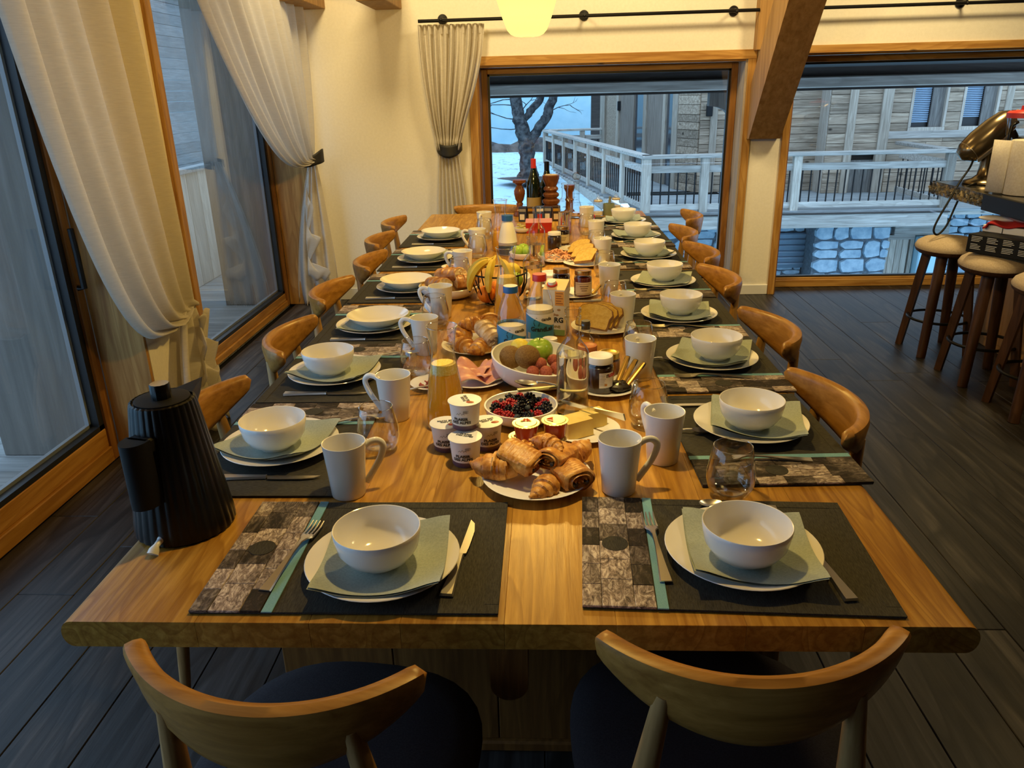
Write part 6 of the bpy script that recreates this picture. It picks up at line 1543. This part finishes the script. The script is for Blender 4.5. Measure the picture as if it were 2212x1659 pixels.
stool('farthest bar stool, beside the far right window', 2.27, 4.42, .05); stool('middle bar stool of the three, under the black box', 2.28, 3.95, .0); stool('nearest bar stool of the three, cut by the right edge', 2.29, 3.48, -.05)

# ------------------------------------------------------------------ counter
ct2 = thing('kitchen_counter', 'kitchen counter with thick dark granite top and rough hewn edge', 'counter', (3.0, 3.5, 0))
def kl(x, y, z): return (x - 3.0, y - 3.5, z)
MB().box(*kl(2.285, 1.6, .905), *kl(3.7, 4.76, .930), .004).build('granite_top', GRANITE_TOP, ct2, 0)
m = MB(); rr = random.Random(2); n1 = 60
def rough(u, v):
    y = 4.775 - .60 * u; return kl(2.275 + .012 * math.sin(u * 70 + v * 9) * math.sin(pi * v) + rr.uniform(-.006, .006) * math.sin(pi * v), y, .860 + .07 * v)
m.grid(n1, 8, rough)
m.grid(40, 8, lambda u, v: kl(2.275 + 1.4 * u, 4.775 + .010 * math.sin(u * 90 + v * 7) * math.sin(pi * v), .860 + .07 * v)); m.box(*kl(2.29, 4.16, .862), *kl(3.7, 4.76, .9045), 0)
m.build('rough_edge', GRANITE, ct2, 30)
MB().box(*kl(2.262, 1.6, .850), *kl(2.286, 4.17, .932), .003).build('black_band', BLACKMAT, ct2, 0)
MB().box(*kl(2.60, 1.6, 0), *kl(3.6, 4.58, .859), .004).build('cabinet_body', BEAM, ct2, 0)
pnl = MB().box(-.008, -.01, 0, 0, .46, .80, .003).data('front_panel', BEAM, 0)
for i in range(6): link('front_panel', pnl, ct2, kl(2.598, 1.62 + .49 * i, .05))

# stand mixer, head tilted
mx = thing('stand_mixer', 'bronze stand mixer with its head tilted up on the counter', 'mixer', (2.50, 4.60, .9305), math.radians(0))
BRONZE = plain('bronze_enamel', (.20, .15, .085), .24, .85)
m = MB(); m.lathe([(0, 0), (.100, 0), (.104, .006), (.098, .018), (.06, .030), (.038, .05), (.032, .10), (.036, .16), (.040, .20), (0, .20)], 36, mod=lambda a, r, z: r * (1 + .22 * (math.cos(a) > 0) * max(0, math.cos(a)) * (z < .03)), M=TR(-.02, 0, 0, 0)); m.build('base', BRONZE, mx, 60)
hd = thing('x', '', '') if False else None
tilt = math.radians(-42); Mh = TR(-.045, 0, .185, 0, 0, tilt)
m = MB(); m.tube([(-.115, 0, .03), (-.10, 0, .04), (-.07, 0, .045), (0, 0, .05), (.10, 0, .052), (.17, 0, .05), (.20, 0, .044), (.212, 0, .04)], [.012, .052, .070, .076, .074, .066, .046, .02], 28, M=Mh, up=(0, 0, 1)); m.build('motor_head', BRONZE, mx, 60)
MB().tube([(-.07, 0, .0455), (-.069, 0, .0455)], [.0708, .0708], 32, M=Mh).build('trim_ring', STEEL, mx, 50)
MB().box(-.08, -.066, -.012, .12, -.055, .008, .003, M=Mh).build('side_band', STEEL, mx, 0)
MB().tube([(.205, 0, .044), (.245, 0, .044)], [.020, .020], 20, M=Mh).build('hub_cap', STEEL, mx, 40)
MB().tube([(.16, 0, -.01), (.16, 0, -.06)], [.022, .016], 16, M=Mh).tube([(.16, 0, -.06), (.19, 0, -.10), (.17, 0, -.15), (.15, 0, -.10)], .006, 8, M=Mh).build('beater', BLACKM, mx, 50)
MB().box(-.02, -.03, .19, .03, .03, .215, .006).build('hinge', BRONZE, mx, 0)
cd = []
for p in ((-.10, -.02, .17), (-.13, -.05, .10), (-.20, -.10, .02), (-.26, -.15, -.06), (-.33, -.20, -.16), (-.355, -.22, -.22), (-.33, -.22, -.245), (-.28, -.20, -.20), (-.23, -.16, -.10), (-.18, -.12, -.015), (-.12, -.09, .008), (-.08, -.06, .010)): cd.append(Vector(p))
MB().tube(smooth(cd), .0055, 8).build('power_cord', BLACKMAT, mx, 60)
# paper towel roll
pr = thing('paper_towel_roll', 'cream paper towel roll standing on the counter with a loose sheet', 'paper towel', (2.44, 4.12, .9325))
PAPER = cloth('embossed_paper', (.66, .58, .44), (.74, .67, .53), (90, 90, 90), .95, .5)
MB().lathe([(.024, 0), (.098, 0), (.1, .002), (.1, .262), (.098, .264), (.024, .264), (.022, .262), (.022, .002), (.024, 0)], 48).build('roll', PAPER, pr, 50)
m = MB(); m.grid(16, 3, lambda u, v: (-.100 - .040 * u - .006 * math.sin(5 * u), .02 + .10 * u, .004 + .258 * v)); o = m.build('loose_sheet', PAPER, pr, 60); o.modifiers.new('thick', 'SOLIDIFY').thickness = .002
# blender jug
bj = thing('blender_jug', 'clear blender jug with a red lid at the right edge', 'blender', (2.53, 4.395, .9305)); MB().lathe([(0, .0), (.085, 0), (.09, .02), (.07, .12), (.055, .14), (0, .14)], 32).build('motor_base', BLACKP, bj, 50); MB().lathe([(.055, .141), (.062, .15), (.085, .33), (.088, .36)], 32).build('jug', PLASTIC_CLR, bj, 50); MB().lathe([(.0, .36), (.091, .36), (.092, .385), (.08, .395), (.03, .40), (.028, .42), (0, .42)], 32).build('lid', REDCAP, bj, 40)
MB().tube([(-.06, -.04, .34), (-.10, -.06, .32), (-.10, -.06, .24), (-.06, -.04, .20)], .009, 8).build('handle', BLACKP, bj, 50)

# box and things stacked on the middle stool
bx = thing('black_box', 'black cardboard box with rows of small white print on the middle stool', 'box', (2.31, 3.90, .6705), math.radians(-58))
MB().box(-.17, -.11, 0, .17, .11, .090, .002).build('carton', BLACKMAT, bx, 0)
q = MB(); rq = random.Random(6)
for c in range(4):
    for r in range(2):
        for l in range(4): q.box(-.150 + c * .078, -.1106, (.080 - r * .038 - l * .0075), -.150 + c * .078 + rq.uniform(.035, .058), -.1101, .0822 - r * .038 - l * .0075)
q.build('small_print', WHITEINK, bx, 0)
wb_ = thing('white_box', 'white carton with thin dark straps on the black box', 'box', (2.37, 3.985, .7612), math.radians(-58)); MB().box(-.13, -.09, 0, .15, .09, .034, .002).build('carton', WHITEL, wb_, 0)
for xx in (-.03, .10): MB().tube([(xx, -.0915, .0), (xx, -.0915, .036)], .0018, 6).build('strap', BLACKM, wb_)
m = MB(); m.grid(26, 14, lambda u, v: (.26 * (u - .5), .20 * (v - .5), .004 + .012 * math.sin(pi * u) * math.sin(pi * v) + .008 * math.sin(11 * u + 3 * v) - .02 * (u < .08))); o = m.build('red_cloth', plain('red_felt', (.42, .012, .015), .9), None, 50, (2.37, 3.99, .800), math.radians(-50)); o.modifiers.new('thick', 'SOLIDIFY').thickness = .008; tag(o, 'folded red cloth lying on the white carton', 'cloth')
m = MB(); m.ball((0, 0, 0), .10, .045, .016, 20, 10); tag(m.build('white_trim', plain('white_fleece', (.74, .72, .70), .95), None, 60, (2.33, 4.09, .815), math.radians(-35)), 'white fleecy band at the left end of the red cloth', 'cloth')
pn = thing('frying_pan', 'beige pan with a dark inside on top of the red cloth', 'pan', (2.41, 3.95, .822)); MB().lathe([(0, 0), (.085, 0), (.105, .012), (.115, .042), (.117, .044), (.113, .043)], 36).build('pan_body', plain('beige_enamel', (.62, .50, .40), .4), pn, 50); MB().lathe([(.113, .043), (.103, .014), (.083, .004), (0, .003)], 36).build('pan_inside', BLACKMAT, pn, 50)
